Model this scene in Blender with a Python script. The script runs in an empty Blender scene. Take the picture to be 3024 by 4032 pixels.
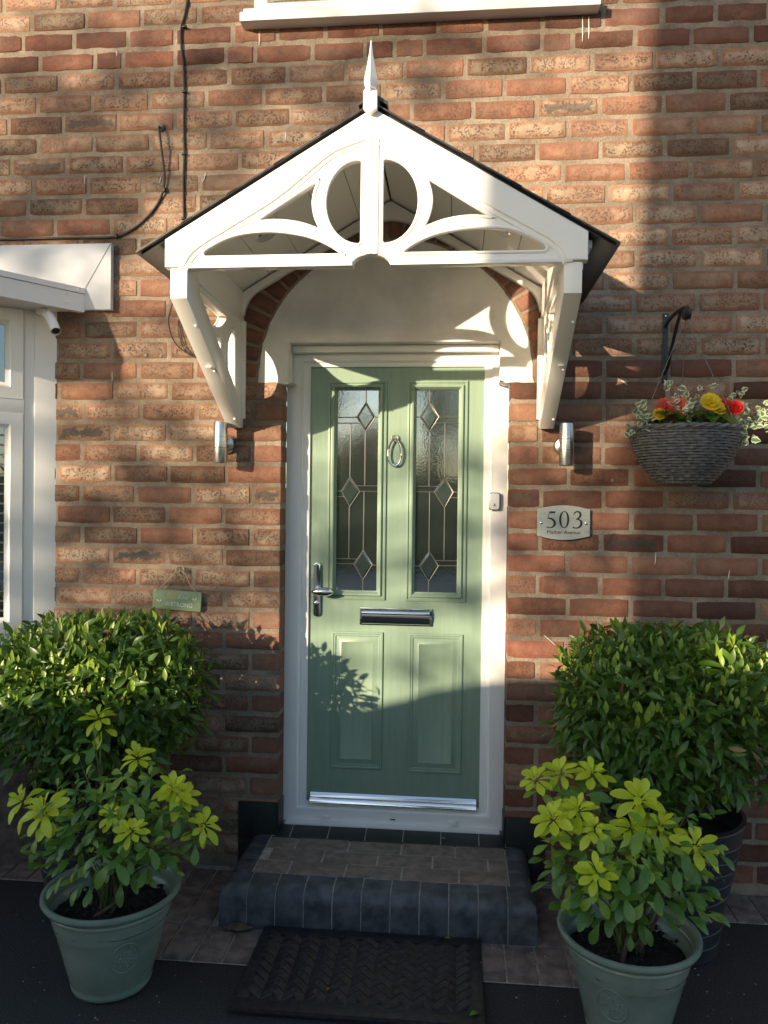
import bpy, bmesh, math, random
from mathutils import Vector, Matrix
import numpy as np
random.seed(11)
R = math.radians
scene = bpy.context.scene
col = scene.collection

# ------------------------------------------------------------------ camera
cam_d = bpy.data.cameras.new('camera'); cam = bpy.data.objects.new('camera', cam_d); col.objects.link(cam)
yaw, pitch, roll = R(-5.2658), R(-0.7618), R(0.6701)
fw = Vector((math.sin(yaw)*math.cos(pitch), math.cos(yaw)*math.cos(pitch), math.sin(pitch)))
rt = Vector((math.cos(yaw), -math.sin(yaw), 0)); up = rt.cross(fw)
r2 = math.cos(roll)*rt + math.sin(roll)*up; u2 = -math.sin(roll)*rt + math.cos(roll)*up
CAM = Vector((0.2736, -3.1259, 1.5295))
cam.matrix_world = Matrix(((r2.x, u2.x, -fw.x, CAM.x), (r2.y, u2.y, -fw.y, CAM.y), (r2.z, u2.z, -fw.z, CAM.z), (0, 0, 0, 1)))
cam_d.sensor_width = 36; cam_d.lens = 36*3043.0/4032.0; cam_d.clip_start = 0.02; cam_d.clip_end = 2000
scene.camera = cam

# ------------------------------------------------------------------ sky, sun, exposure
SUN = Vector((-0.88, -1.0, 0.29)).normalized()           # towards the sun
el = math.asin(SUN.z); az = math.atan2(SUN.x, SUN.y)
world = bpy.data.worlds.new('World'); scene.world = world; world.use_nodes = True
wn = world.node_tree; wn.nodes.clear()
sky = wn.nodes.new('ShaderNodeTexSky'); sky.sky_type = 'NISHITA'; sky.sun_disc = False
sky.sun_elevation = el; sky.sun_rotation = az; sky.air_density = 1.0; sky.dust_density = 0.7; sky.ozone_density = 1.0
bg = wn.nodes.new('ShaderNodeBackground'); bg.inputs['Strength'].default_value = 0.104
wo = wn.nodes.new('ShaderNodeOutputWorld')
wn.links.new(sky.outputs[0], bg.inputs[0]); wn.links.new(bg.outputs[0], wo.inputs[0])
sl = bpy.data.lights.new('sun', 'SUN'); sl.energy = 4.0; sl.angle = R(0.53); sl.color = (1.0, 0.80, 0.56)
so = bpy.data.objects.new('sun', sl); col.objects.link(so)
so.rotation_euler = (-SUN).to_track_quat('-Z', 'Y').to_euler(); so.location = (-9, -10, 6)
scene.view_settings.view_transform = 'Standard'; scene.view_settings.look = 'None'
scene.view_settings.exposure = 1.38; scene.view_settings.gamma = 1.0
scene.render.engine = 'CYCLES'
scene.cycles.use_denoising = True
scene.cycles.max_bounces = 6; scene.cycles.caustics_reflective = False; scene.cycles.caustics_refractive = False
scene.cycles.sample_clamp_indirect = 4.0

# ------------------------------------------------------------------ helpers
def tag(o, label=None, cat=None, group=None, kind=None):
    if label: o['label'] = label
    if cat: o['category'] = cat
    if group: o['group'] = group
    if kind: o['kind'] = kind
    return o
def empty(name, loc, label=None, cat=None, group=None, kind=None, rz=0.0):
    o = bpy.data.objects.new(name, None); col.objects.link(o); o.location = loc; o.rotation_euler = (0, 0, rz)
    o.empty_display_size = 0.05
    return tag(o, label, cat, group, kind)
def put(name, me, mat, parent=None):
    o = bpy.data.objects.new(name, me); col.objects.link(o)
    if mat is not None and not me.materials: me.materials.append(mat)
    if parent is not None:
        o.parent = parent; o.matrix_parent_inverse = pinv(parent)
    return o
def pinv(p):
    m = p.matrix_basis.copy()
    q = p
    while q.parent is not None:
        m = q.parent.matrix_basis @ q.matrix_parent_inverse @ m if False else (q.parent.matrix_basis @ (q.matrix_parent_inverse @ m)); q = q.parent
    return m.inverted()
def smooth(me, ang=38):
    me.polygons.foreach_set('use_smooth', [True]*len(me.polygons))
    try: me.set_sharp_from_angle(angle=R(ang))
    except Exception: pass
    return me
class MB:
    def __init__(s): s.v = []; s.f = []
    def add(s, vs, fs):
        b = len(s.v); s.v += [tuple(p) for p in vs]; s.f += [tuple(i+b for i in f) for f in fs]; return s
    def box(s, x0, x1, y0, y1, z0, z1):
        return s.add([(x0,y0,z0),(x1,y0,z0),(x1,y1,z0),(x0,y1,z0),(x0,y0,z1),(x1,y0,z1),(x1,y1,z1),(x0,y1,z1)],
                     [(0,3,2,1),(4,5,6,7),(0,1,5,4),(1,2,6,5),(2,3,7,6),(3,0,4,7)])
    def prism(s, poly, f0, f1):
        """poly of 2D points, f0/f1 map a 2D point to 3D"""
        n = len(poly); a = [f0(p) for p in poly]; b = [f1(p) for p in poly]
        return s.add(a+b, [tuple(range(n))[::-1], tuple(range(n, 2*n))]+[(i, (i+1) % n, n+(i+1) % n, n+i) for i in range(n)])
    def tube(s, pts, r, n=8, cap=True, closed=False):
        pts = [Vector(p) for p in pts]; m = len(pts); rr = r if isinstance(r, (list, tuple)) else [r]*m
        rings = []; ref = None
        for i, p in enumerate(pts):
            a = pts[(i-1) % m] if (i > 0 or closed) else p; b = pts[(i+1) % m] if (i < m-1 or closed) else p
            t = (b-a).normalized()
            if ref is None:
                ref = t.cross(Vector((0.31, 0.2, 0.93)))
                if ref.length < 1e-4: ref = t.cross(Vector((1, 0, 0)))
            ref = (ref - t*ref.dot(t)).normalized(); bn = t.cross(ref)
            rings.append([p + rr[i]*(math.cos(2*math.pi*k/n)*ref + math.sin(2*math.pi*k/n)*bn) for k in range(n)])
        vs = [q for g in rings for q in g]; fs = []
        for i in range(m if closed else m-1):
            j = (i+1) % m
            fs += [(i*n+k, i*n+(k+1) % n, j*n+(k+1) % n, j*n+k) for k in range(n)]
        if cap and not closed: fs += [tuple(range(n))[::-1], tuple((m-1)*n+k for k in range(n))]
        return s.add(vs, fs)
    def lathe(s, prof, n=40, c=(0, 0, 0), cap0=True, cap1=True, ax='z'):
        vs = []; m = len(prof)
        for r, z in prof:
            for k in range(n):
                a = 2*math.pi*k/n
                q = (r*math.cos(a), r*math.sin(a), z)
                if ax == 'y': q = (q[0], -q[2], q[1])
                if ax == 'x': q = (q[2], q[0], q[1])
                vs.append((c[0]+q[0], c[1]+q[1], c[2]+q[2]))
        fs = [(i*n+k, i*n+(k+1) % n, (i+1)*n+(k+1) % n, (i+1)*n+k) for i in range(m-1) for k in range(n)]
        if cap0: fs.append(tuple(range(n))[::-1])
        if cap1: fs.append(tuple((m-1)*n+k for k in range(n)))
        return s.add(vs, fs)
    def ring(s, x0, x1, z0, z1, prof, fill=False):
        """mitred rectangular moulding in the XZ plane; prof = [(inset_x, inset_z, y)...]"""
        n = len(prof); vs = []
        for d in prof:
            dx, dz, y = d if len(d) == 3 else (d[0], d[0], d[1])
            vs += [(x0+dx, y, z0+dz), (x1-dx, y, z0+dz), (x1-dx, y, z1-dz), (x0+dx, y, z1-dz)]
        fs = [(i*4+k, i*4+(k+1) % 4, i*4+4+(k+1) % 4, i*4+4+k) for i in range(n-1) for k in range(4)]
        if fill: fs.append(tuple((n-1)*4+k for k in range(4)))
        return s.add(vs, fs)
    def mesh(s, name, ang=38):
        me = bpy.data.meshes.new(name); me.from_pydata(s.v, [], s.f)
        bm = bmesh.new(); bm.from_mesh(me); bmesh.ops.recalc_face_normals(bm, faces=bm.faces); bm.to_mesh(me); bm.free()
        return smooth(me, ang)
    def build(s, name, mat, parent=None, bevel=0, ang=38):
        me = s.mesh(name, ang)
        if bevel:
            bm = bmesh.new(); bm.from_mesh(me)
            es = [e for e in bm.edges if len(e.link_faces) == 2 and e.calc_face_angle(0) > R(30)]
            bmesh.ops.bevel(bm, geom=es, offset=bevel, segments=2, profile=0.6, affect='EDGES', clamp_overlap=True)
            bm.to_mesh(me); bm.free(); smooth(me, 50)
        return put(name, me, mat, parent)
def curve_mesh(cu, xf):
    o = bpy.data.objects.new('tmp', cu); col.objects.link(o)
    dg = bpy.context.evaluated_depsgraph_get(); dg.update()
    me = bpy.data.meshes.new_from_object(o.evaluated_get(dg))
    bpy.data.objects.remove(o); bpy.data.curves.remove(cu)
    me.materials.clear(); me.transform(xf)
    return me
def XZ(y): return Matrix(((1,0,0,0),(0,0,-1,y),(0,1,0,0),(0,0,0,1)))     # 2D (x,z), thickness along Y centred on y
def YZ(x): return Matrix(((0,0,1,x),(1,0,0,0),(0,1,0,0),(0,0,0,1)))     # 2D (y,z), thickness along X
def plate(name, loops, thick, bevel, mat, parent, xf, ang=40):
    cu = bpy.data.curves.new('p', 'CURVE'); cu.dimensions = '2D'; cu.fill_mode = 'BOTH'
    for lp in loops:
        sp = cu.splines.new('POLY'); sp.points.add(len(lp)-1)
        for p, q in zip(sp.points, lp): p.co = (q[0], q[1], 0, 1)
        sp.use_cyclic_u = True
    cu.extrude = max(thick/2-bevel, 0.0001); cu.bevel_depth = bevel; cu.bevel_resolution = 2; cu.offset = -bevel
    return put(name, smooth(curve_mesh(cu, xf), ang), mat, parent)
def text(name, body, size, mat, parent, xf, align='CENTER', shear=0.0, thick=0.0004, sx=1.0):
    cu = bpy.data.curves.new('t', 'FONT'); cu.body = body; cu.size = size; cu.align_x = align; cu.align_y = 'CENTER'
    cu.extrude = thick; cu.shear = shear
    return put(name, curve_mesh(cu, xf @ Matrix.Diagonal((sx, 1, 1, 1))), mat, parent)
def arc(cx, cz, rx, rz, a0, a1, n=16):
    return [(cx+rx*math.cos(R(a0+(a1-a0)*i/n)), cz+rz*math.sin(R(a0+(a1-a0)*i/n))) for i in range(n+1)]
def spline(pts, n=6, closed=False):
    """Catmull-Rom"""
    P = [Vector(p) for p in pts]; m = len(P); out = []
    for i in range(m if closed else m-1):
        p0 = P[(i-1) % m] if (closed or i > 0) else P[0]; p1 = P[i]; p2 = P[(i+1) % m]; p3 = P[(i+2) % m] if (closed or i < m-2) else P[-1]
        for k in range(n):
            t = k/n; out.append(0.5*((2*p1)+(p2-p0)*t+(2*p0-5*p1+4*p2-p3)*t*t+(3*p1-p0-3*p2+p3)*t**3))
    if not closed: out.append(P[-1])
    return [tuple(q) for q in out]
def copy_tree(o, parent=None):
    c = o.copy(); col.objects.link(c)
    if parent is not None: c.parent = parent
    for ch in list(o.children): copy_tree(ch, c)
    return c

# ------------------------------------------------------------------ materials
def M(name, base=(0.5, 0.5, 0.5), rough=0.5, metal=0.0, spec=0.5, **kw):
    m = bpy.data.materials.new(name); m.use_nodes = True
    b = m.node_tree.nodes['Principled BSDF']
    b.inputs['Base Color'].default_value = (*base, 1); b.inputs['Roughness'].default_value = rough
    b.inputs['Metallic'].default_value = metal; b.inputs['Specular IOR Level'].default_value = spec
    for k, v in kw.items(): b.inputs[k.replace('_', ' ')].default_value = v
    return m
class NT:
    def __init__(s, m): s.t = m.node_tree; s.b = s.t.nodes['Principled BSDF']; s.out = s.t.nodes['Material Output']
    def n(s, ty, props=None, **ins):
        nd = s.t.nodes.new(ty)
        for k, v in (props or {}).items(): setattr(nd, k, v)
        for k, v in ins.items():
            key = int(k[1:]) if k[0] == 'i' and k[1:].isdigit() else k.replace('_', ' ')
            s.set(nd.inputs[key], v)
        return nd
    def set(s, inp, v):
        if isinstance(v, bpy.types.NodeSocket): s.t.links.new(v, inp)
        elif isinstance(v, bpy.types.Node): s.t.links.new(v.outputs[0], inp)
        elif isinstance(v, tuple) and len(v) == 3 and inp.type == 'RGBA': inp.default_value = (*v, 1)
        else: inp.default_value = v
    def math(s, op, a, b=0.5, c=None, clamp=False):
        nd = s.n('ShaderNodeMath', {'operation': op, 'use_clamp': clamp}); s.set(nd.inputs[0], a); s.set(nd.inputs[1], b)
        if c is not None: s.set(nd.inputs[2], c)
        return nd.outputs[0]
    def mix(s, f, a, b, blend='MIX'):
        nd = s.n('ShaderNodeMix', {'data_type': 'RGBA', 'blend_type': blend}); s.set(nd.inputs[0], f); s.set(nd.inputs[6], a); s.set(nd.inputs[7], b)
        return nd.outputs[2]
    def step(s, v, lo, hi, t0=0.0, t1=1.0):
        nd = s.n('ShaderNodeMapRange', {'interpolation_type': 'SMOOTHSTEP'}); s.set(nd.inputs[0], v)
        nd.inputs[1].default_value = lo; nd.inputs[2].default_value = hi; nd.inputs[3].default_value = t0; nd.inputs[4].default_value = t1
        return nd.outputs[0]
    def noise(s, vec, scale, detail=3, rough=0.55):
        nd = s.n('ShaderNodeTexNoise'); s.set(nd.inputs['Vector'], vec); nd.inputs['Scale'].default_value = scale
        nd.inputs['Detail'].default_value = detail; nd.inputs['Roughness'].default_value = rough
        return nd.outputs[0]
    def pos(s): return s.n('ShaderNodeNewGeometry').outputs['Position']
    def bump(s, h, strength=0.3, dist=0.002):
        nd = s.n('ShaderNodeBump'); nd.inputs['Strength'].default_value = strength; nd.inputs['Distance'].default_value = dist
        s.set(nd.inputs['Height'], h); s.set(s.b.inputs['Normal'], nd.outputs[0]); return nd
    def scaled(s, vec, sc):
        nd = s.n('ShaderNodeMapping'); s.set(nd.inputs['Vector'], vec); nd.inputs['Scale'].default_value = sc; return nd.outputs[0]

def brick_mat(name, from_attr):
    m = M(name, rough=0.85, spec=0.25); t = NT(m)
    if from_attr:
        a = t.n('ShaderNodeAttribute', {'attribute_name': 'bp'}); pc, pa = a.outputs['Color'], a.outputs['Alpha']
    else:
        a = t.n('ShaderNodeObjectInfo'); pc, pa = a.outputs['Color'], a.outputs['Alpha']
    sp = t.n('ShaderNodeSeparateColor'); t.set(sp.inputs[0], pc); tone, speck, val = sp.outputs[0], sp.outputs[1], sp.outputs[2]
    P = t.pos(); n1 = t.noise(P, 16, 4, 0.6); n2 = t.noise(P, 110, 4, 0.65); n4 = t.noise(P, 240, 2, 0.6); n3 = t.noise(P, 45, 3, 0.6)
    uv = t.n('ShaderNodeUVMap'); su = t.n('ShaderNodeSeparateXYZ'); t.set(su.inputs[0], uv.outputs[0])
    ex = t.math('MULTIPLY', t.math('SUBTRACT', 0.5, t.math('ABSOLUTE', t.math('SUBTRACT', su.outputs[0], 0.5))), 0.225)
    ez = t.math('MULTIPLY', t.math('SUBTRACT', 0.5, t.math('ABSOLUTE', t.math('SUBTRACT', su.outputs[1], 0.5))), 0.068)
    e = t.math('MINIMUM', ex, ez)
    e1 = t.math('ADD', e, t.math('MULTIPLY', t.math('SUBTRACT', n3, 0.5), 0.022))
    e2 = t.math('ADD', e, t.math('MULTIPLY', t.math('SUBTRACT', n1, 0.5), 0.05))
    core = t.step(e2, 0.004, 0.020)
    cream = t.mix(n1, (0.330, 0.235, 0.160), (0.53, 0.415, 0.305)); orange = t.mix(n1, (0.255, 0.125, 0.078), (0.355, 0.192, 0.128)); red = t.mix(n1, (0.145, 0.060, 0.045), (0.255, 0.102, 0.066))
    tone0 = tone; tone = t.math('ADD', tone, t.math('MULTIPLY', t.math('SUBTRACT', t.noise(P, 11, 3, 0.6), 0.53), 0.85), clamp=True)
    lo = t.math('MULTIPLY', tone, 2.0, clamp=True); hi = t.math('SUBTRACT', t.math('MULTIPLY', tone, 2.0), 1.0, clamp=True)
    body = t.mix(hi, t.mix(lo, cream, orange), red)
    edge = t.mix(tone, (0.33, 0.175, 0.105), (0.18, 0.065, 0.045))
    c = t.mix(t.math('MULTIPLY', core, t.math('SUBTRACT', 1.0, t.math('MULTIPLY', tone, 0.35))), edge, body)
    # dark manganese specks and a fired dark heart
    sm = t.math('MULTIPLY', t.step(n2, 0.515, 0.56), t.step(t.noise(P, 22, 2), 0.38, 0.52))
    sm = t.math('MULTIPLY', sm, t.math('MULTIPLY', speck, t.step(e, 0.002, 0.012)))
    c = t.mix(t.math('MULTIPLY', sm, 0.85), c, t.mix(n4, (0.055, 0.038, 0.034), (0.13, 0.08, 0.055)))
    heart = t.step(t.math('ADD', e, t.math('MULTIPLY', t.math('SUBTRACT', t.noise(P, 28, 4, 0.65), 0.5), 0.075)), 0.014, 0.024)
    c = t.mix(t.math('MULTIPLY', heart, pa), c, t.mix(n2, (0.06, 0.055, 0.05), (0.16, 0.14, 0.115)))
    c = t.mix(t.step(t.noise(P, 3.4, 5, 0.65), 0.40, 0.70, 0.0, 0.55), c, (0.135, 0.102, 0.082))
    v = t.math('MULTIPLY', val, t.math('ADD', 0.70, t.math('MULTIPLY', t.math('ADD', n4, t.math('MULTIPLY', n3, 0.6)), 0.38)))
    vv = t.n('ShaderNodeCombineColor'); [t.set(vv.inputs[i], v) for i in range(3)]
    c = t.mix(1.0, c, vv.outputs[0], 'MULTIPLY')
    t.set(t.b.inputs['Base Color'], c)
    h = t.math('ADD', t.math('MULTIPLY', n2, 0.6), t.math('ADD', n3, t.math('MULTIPLY', sm, -0.5)))
    t.bump(h, 0.7, 0.005)
    return m
def noisy(name, c0, c1, scale, rough=0.8, spec=0.3, bs=None, bstr=0.3, bdist=0.002, detail=4, metal=0.0, vscale=(1, 1, 1), lo=0.3, hi=0.7):
    m = M(name, rough=rough, spec=spec, metal=metal); t = NT(m); P = t.scaled(t.pos(), vscale)
    n = t.step(t.noise(P, scale, detail, 0.6), lo, hi)
    t.set(t.b.inputs['Base Color'], t.mix(n, c0, c1))
    if bs: t.bump(t.noise(P, bs, 4, 0.6), bstr, bdist)
    return m
def upvc(name, c=(0.80, 0.80, 0.78), rough=0.28):
    m = M(name, rough=rough, spec=0.45); t = NT(m); P = t.pos()
    n = t.step(t.noise(P, 5, 5, 0.6), 0.45, 0.9, 0, 0.22)
    t.set(t.b.inputs['Base Color'], t.mix(n, c, (c[0]*0.80, c[1]*0.77, c[2]*0.70)))
    t.bump(t.noise(P, 5, 1), 0.03, 0.004)
    return m
def leaf_mat(name, c0, c1, trans=0.35, rough=0.34):
    m = M(name, rough=rough, spec=0.5); t = NT(m)
    oi = t.n('ShaderNodeObjectInfo'); n = t.noise(t.pos(), 14, 2)
    f = t.math('ADD', t.math('MULTIPLY', oi.outputs['Random'], 0.5), t.math('MULTIPLY', n, 0.55), clamp=True)
    c = t.mix(f, c0, c1); t.set(t.b.inputs['Base Color'], c)
    tr = t.n('ShaderNodeBsdfTranslucent'); t.set(tr.inputs[0], t.mix(0.5, c, tuple(min(1, v*1.9) for v in c1)))
    mx = t.n('ShaderNodeMixShader'); mx.inputs[0].default_value = trans
    t.t.links.new(t.b.outputs[0], mx.inputs[1]); t.t.links.new(tr.outputs[0], mx.inputs[2]); t.t.links.new(mx.outputs[0], t.out.inputs[0])
    return m
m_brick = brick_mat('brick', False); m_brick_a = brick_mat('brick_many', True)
def mortar_mat():
    m = M('mortar', rough=0.93, spec=0.15); t = NT(m); P = t.pos()
    a = t.step(t.noise(P, 6, 6, 0.65), 0.32, 0.70); g = t.noise(P, 170, 3, 0.7); st = t.step(t.noise(P, 2.6, 5, 0.7), 0.48, 0.70, 0, 0.55)
    c = t.mix(a, (0.195, 0.160, 0.122), (0.365, 0.305, 0.236)); c = t.mix(st, c, (0.150, 0.122, 0.096))
    c = t.mix(t.step(g, 0.56, 0.66, 0, 0.55), c, (0.10, 0.085, 0.07)); c = t.mix(t.step(g, 0.30, 0.38, 0.5, 0.0), c, (0.50, 0.44, 0.36))
    t.set(t.b.inputs['Base Color'], c); t.bump(t.math('ADD', g, t.noise(P, 40, 4, 0.7)), 0.8, 0.006); return m
m_mortar = mortar_mat()
m_white = upvc('white_plastic'); m_gloss = upvc('white_grp', (0.84, 0.83, 0.80), 0.24)
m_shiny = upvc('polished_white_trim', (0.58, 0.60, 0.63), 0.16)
m_render = noisy('white_painted_render', (0.66, 0.645, 0.61), (0.80, 0.79, 0.76), 6, 0.7, 0.25, 60, 0.25, 0.003)
m_slate = noisy('dark_slate', (0.020, 0.020, 0.021), (0.05, 0.05, 0.053), 30, 0.32, 0.5, 80, 0.2, 0.001)
m_steel = noisy('brushed_steel', (0.50, 0.49, 0.46), (0.66, 0.65, 0.62), 40, 0.27, 0.5, None, metal=1.0, vscale=(1, 1, 12))
m_chrome = M('chrome', (0.80, 0.80, 0.82), 0.07, 1.0)
m_belled = M('grey_metal_rim', (0.30, 0.30, 0.31), 0.25, 0.9)
m_belly = M('pale_grey_button', (0.55, 0.56, 0.60), 0.35)
m_black = noisy('black_iron', (0.012, 0.012, 0.014), (0.03, 0.03, 0.033), 60, 0.42, 0.5, 120, 0.2, 0.001)
m_cable = M('black_cable', (0.015, 0.014, 0.014), 0.45)
m_wire = M('brown_wire', (0.05, 0.025, 0.02), 0.5)
m_grey = M('grey_rubber', (0.16, 0.16, 0.15), 0.7)
def door_green():
    m = M('green_door_skin', rough=0.36, spec=0.45); t = NT(m); P = t.pos()
    g = t.noise(t.scaled(P, (60, 60, 3.2)), 1.0, 5, 0.65); w = t.noise(P, 4, 2)
    t.set(t.b.inputs['Base Color'], t.mix(t.step(g, 0.3, 0.7), (0.215, 0.308, 0.232), (0.242, 0.338, 0.255)))
    t.bump(t.math('ADD', g, t.math('MULTIPLY', w, 0.3)), 0.22, 0.0015); return m
m_green = door_green()
def pane_mat(name, tint=(0.018, 0.022, 0.022), refl=0.36, bs=110, bstr=0.05, rough=0.03):
    m = M(name, tint, 0.25); t = NT(m); P = t.pos()
    gl = t.n('ShaderNodeBsdfGlossy'); gl.inputs['Roughness'].default_value = rough; gl.inputs[0].default_value = (0.92, 0.96, 1.0, 1)
    b = t.n('ShaderNodeBump'); b.inputs['Strength'].default_value = bstr; b.inputs['Distance'].default_value = 0.002
    t.set(b.inputs['Height'], t.math('ADD', t.noise(P, bs, 3), t.math('MULTIPLY', t.noise(P, 14, 2), 0.5))); t.set(gl.inputs['Normal'], b.outputs[0]); t.set(t.b.inputs['Normal'], b.outputs[0])
    mx = t.n('ShaderNodeMixShader'); mx.inputs[0].default_value = refl
    t.t.links.new(t.b.outputs[0], mx.inputs[1]); t.t.links.new(gl.outputs[0], mx.inputs[2]); t.t.links.new(mx.outputs[0], t.out.inputs[0])
    return m
m_pane = pane_mat('obscured_glass'); m_bevel = pane_mat('bevelled_glass', (0.03, 0.045, 0.042), 0.22, 40, 0.06, 0.05)
m_clear = pane_mat('window_glass', (0.012, 0.014, 0.016), 0.30, 6, 0.02, 0.01)
m_lead = M('lead_came', (0.42, 0.39, 0.36), 0.36, 0.9)
m_pot = noisy('sage_glazed_pot', (0.175, 0.228, 0.188), (0.250, 0.305, 0.255), 6, 0.24, 0.55, 50, 0.06, 0.001)
m_planter = noisy('dark_plastic_planter', (0.022, 0.026, 0.034), (0.036, 0.042, 0.052), 12, 0.5, 0.4, 90, 0.2, 0.001)
m_soil = noisy('dark_bark_mulch', (0.006, 0.006, 0.007), (0.03, 0.028, 0.028), 70, 0.8, 0.4, 90, 1.0, 0.012)
m_tarmac = noisy('tarmac', (0.010, 0.0105, 0.0115), (0.058, 0.057, 0.057), 190, 0.82, 0.4, 220, 0.9, 0.006, 5)
m_paver = noisy('clay_paver', (0.125, 0.094, 0.085), (0.245, 0.188, 0.168), 22, 0.85, 0.3, 160, 0.5, 0.002)
m_topbrick = noisy('step_paver', (0.155, 0.125, 0.108), (0.260, 0.212, 0.184), 24, 0.82, 0.3, 160, 0.5, 0.002)
m_bull = noisy('blue_engineering_brick', (0.034, 0.042, 0.053), (0.100, 0.112, 0.128), 18, 0.5, 0.45, 140, 0.5, 0.002)
m_joint = noisy('sand_joint', (0.27, 0.245, 0.215), (0.45, 0.41, 0.365), 40, 0.9, 0.2, 200, 0.5, 0.002)
m_tile = noisy('black_quarry_tile', (0.012, 0.016, 0.017), (0.022, 0.028, 0.028), 14, 0.45, 0.5, 60, 0.15, 0.001)
m_rubber = noisy('black_rubber', (0.008, 0.009, 0.011), (0.028, 0.030, 0.035), 50, 0.48, 0.4, 200, 0.4, 0.002)
m_plaque = noisy('brushed_plaque', (0.33, 0.36, 0.34), (0.42, 0.45, 0.43), 30, 0.38, 0.5, None, metal=0.35, vscale=(1, 1, 14))
m_ink = M('black_ink', (0.012, 0.012, 0.012), 0.5)
m_signgreen = noisy('sage_sign_paint', (0.25, 0.33, 0.19), (0.31, 0.39, 0.235), 20, 0.45)
m_signedge = M('pale_wood_edge', (0.55, 0.56, 0.42), 0.6); m_gold = M('ochre_print', (0.60, 0.42, 0.12), 0.5); m_cream = M('cream_print', (0.74, 0.76, 0.64), 0.5); m_palegreen = M('pale_print', (0.52, 0.60, 0.48), 0.5)
m_string = M('jute_string', (0.42, 0.34, 0.24), 0.85)
m_wick = noisy('grey_wicker', (0.065, 0.066, 0.070), (0.155, 0.156, 0.162), 60, 0.55, 0.4, 200, 0.4, 0.001)
m_dgreen = leaf_mat('shrub_leaf', (0.036, 0.090, 0.014), (0.110, 0.205, 0.028), 0.34, 0.36)
m_mgreen = leaf_mat('green_leaf', (0.050, 0.130, 0.022), (0.150, 0.280, 0.045), 0.30, 0.30)
m_lime = leaf_mat('lime_leaf', (0.42, 0.54, 0.018), (0.68, 0.72, 0.038), 0.32, 0.4)
m_tip = leaf_mat('new_leaf', (0.16, 0.28, 0.030), (0.32, 0.43, 0.055), 0.34, 0.36)
m_ivy = leaf_mat('ivy_leaf', (0.10, 0.19, 0.07), (0.17, 0.26, 0.11), 0.25, 0.4); m_ivyedge = leaf_mat('ivy_margin', (0.55, 0.60, 0.42), (0.68, 0.72, 0.52), 0.25, 0.45)
m_redp = leaf_mat('red_petal', (0.55, 0.012, 0.012), (0.72, 0.05, 0.035), 0.3, 0.5); m_coral = leaf_mat('coral_petal', (0.70, 0.09, 0.07), (0.80, 0.20, 0.13), 0.3, 0.5); m_yelp = leaf_mat('yellow_petal', (0.75, 0.50, 0.012), (0.85, 0.66, 0.05), 0.3, 0.5)
m_stem = noisy('green_stem', (0.06, 0.10, 0.025), (0.13, 0.14, 0.05), 30, 0.6); m_bark = noisy('brown_stem', (0.06, 0.045, 0.03), (0.14, 0.11, 0.08), 40, 0.85, 0.2, 90, 0.5, 0.003)
m_deadleaf = M('dry_leaf', (0.22, 0.15, 0.06), 0.7)
m_treebark = noisy('tree_bark', (0.05, 0.04, 0.03), (0.12, 0.10, 0.08), 8, 0.9, 0.2, 20, 0.8, 0.03)
m_treeleaf = leaf_mat('tree_leaf', (0.035, 0.07, 0.018), (0.075, 0.13, 0.03), 0.3, 0.5)
m_paint = M('white_paint_splash', (0.72, 0.72, 0.69), 0.6)

# ------------------------------------------------------------------ ground
gm = MB(); gm.add([(-400, -400, 0), (400, -400, 0), (400, 400, 0), (-400, 400, 0)], [(0, 1, 2, 3)])
gm.build('ground', m_tarmac); tag(bpy.data.objects['ground'], 'dark tarmac drive in front of the house', 'ground', kind='structure')

m_slab = noisy('concrete_slab', (0.26, 0.245, 0.22), (0.40, 0.38, 0.345), 3, 0.85, 0.3, 60, 0.3, 0.003)
tag(MB().add([(-60, -13.4, .004), (60, -13.4, .004), (60, -4.6, .004), (-60, -4.6, .004)], [(0, 1, 2, 3)]).build('pavement', m_slab), 'pale concrete pavement and road edge out of view, added for bounced light', 'pavement', kind='structure')  # unseen pale ground added so light bounces up to the soffit

# ------------------------------------------------------------------ house wall: mortar bed and bricks
OX0, OX1 = -0.44, 0.486                 # door opening
AC, AZ, AR = 0.018, 2.03, 0.562         # arch centre and radius
house = empty('brick_house', (0, 0, 0), 'house front of mottled buff and red brick behind the green door', 'house', kind='thing')
plate('wall', [[(-3.4, -0.02), (OX0-0.004, -0.02), (OX0-0.004, 2.25), (OX1+0.004, 2.25), (OX1+0.004, -0.02), (3.4, -0.02), (3.4, 5.4), (-3.4, 5.4)]], 0.10, 0.0, m_mortar, house, XZ(0.0525))
rb = random.Random(5)
def brick_mesh(seed, rough=1.0):
    """unit brick, local x,z in -0.5..0.5, front at y=0, ragged outline"""
    r = random.Random(seed); pts = []
    jx, jz = 0.008*rough, 0.046*rough
    for x in (-0.5, -0.33, -0.16, 0.02, 0.18, 0.34, 0.5): pts.append((x+r.uniform(-.02, .02)*(abs(x) < .5), 0.5-r.random()*jz))
    pts.append((0.5-r.random()*jx, 0.02))
    for x in (0.5, 0.33, 0.15, -0.02, -0.19, -0.34, -0.5): pts.append((x+r.uniform(-.02, .02)*(abs(x) < .5), -0.5+r.random()*jz))
    pts.append((-0.5+r.random()*jx, 0.0))
    pts = [(max(-.5, min(.5, x)), z) for x, z in pts]
    k = 0.010
    for i in (0, 6, 8, 14): pts[i] = (pts[i][0]-math.copysign(k*r.uniform(.2, 1.2), pts[i][0]), pts[i][1]-math.copysign(r.uniform(0.0, .07), pts[i][1]))
    return pts
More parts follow.
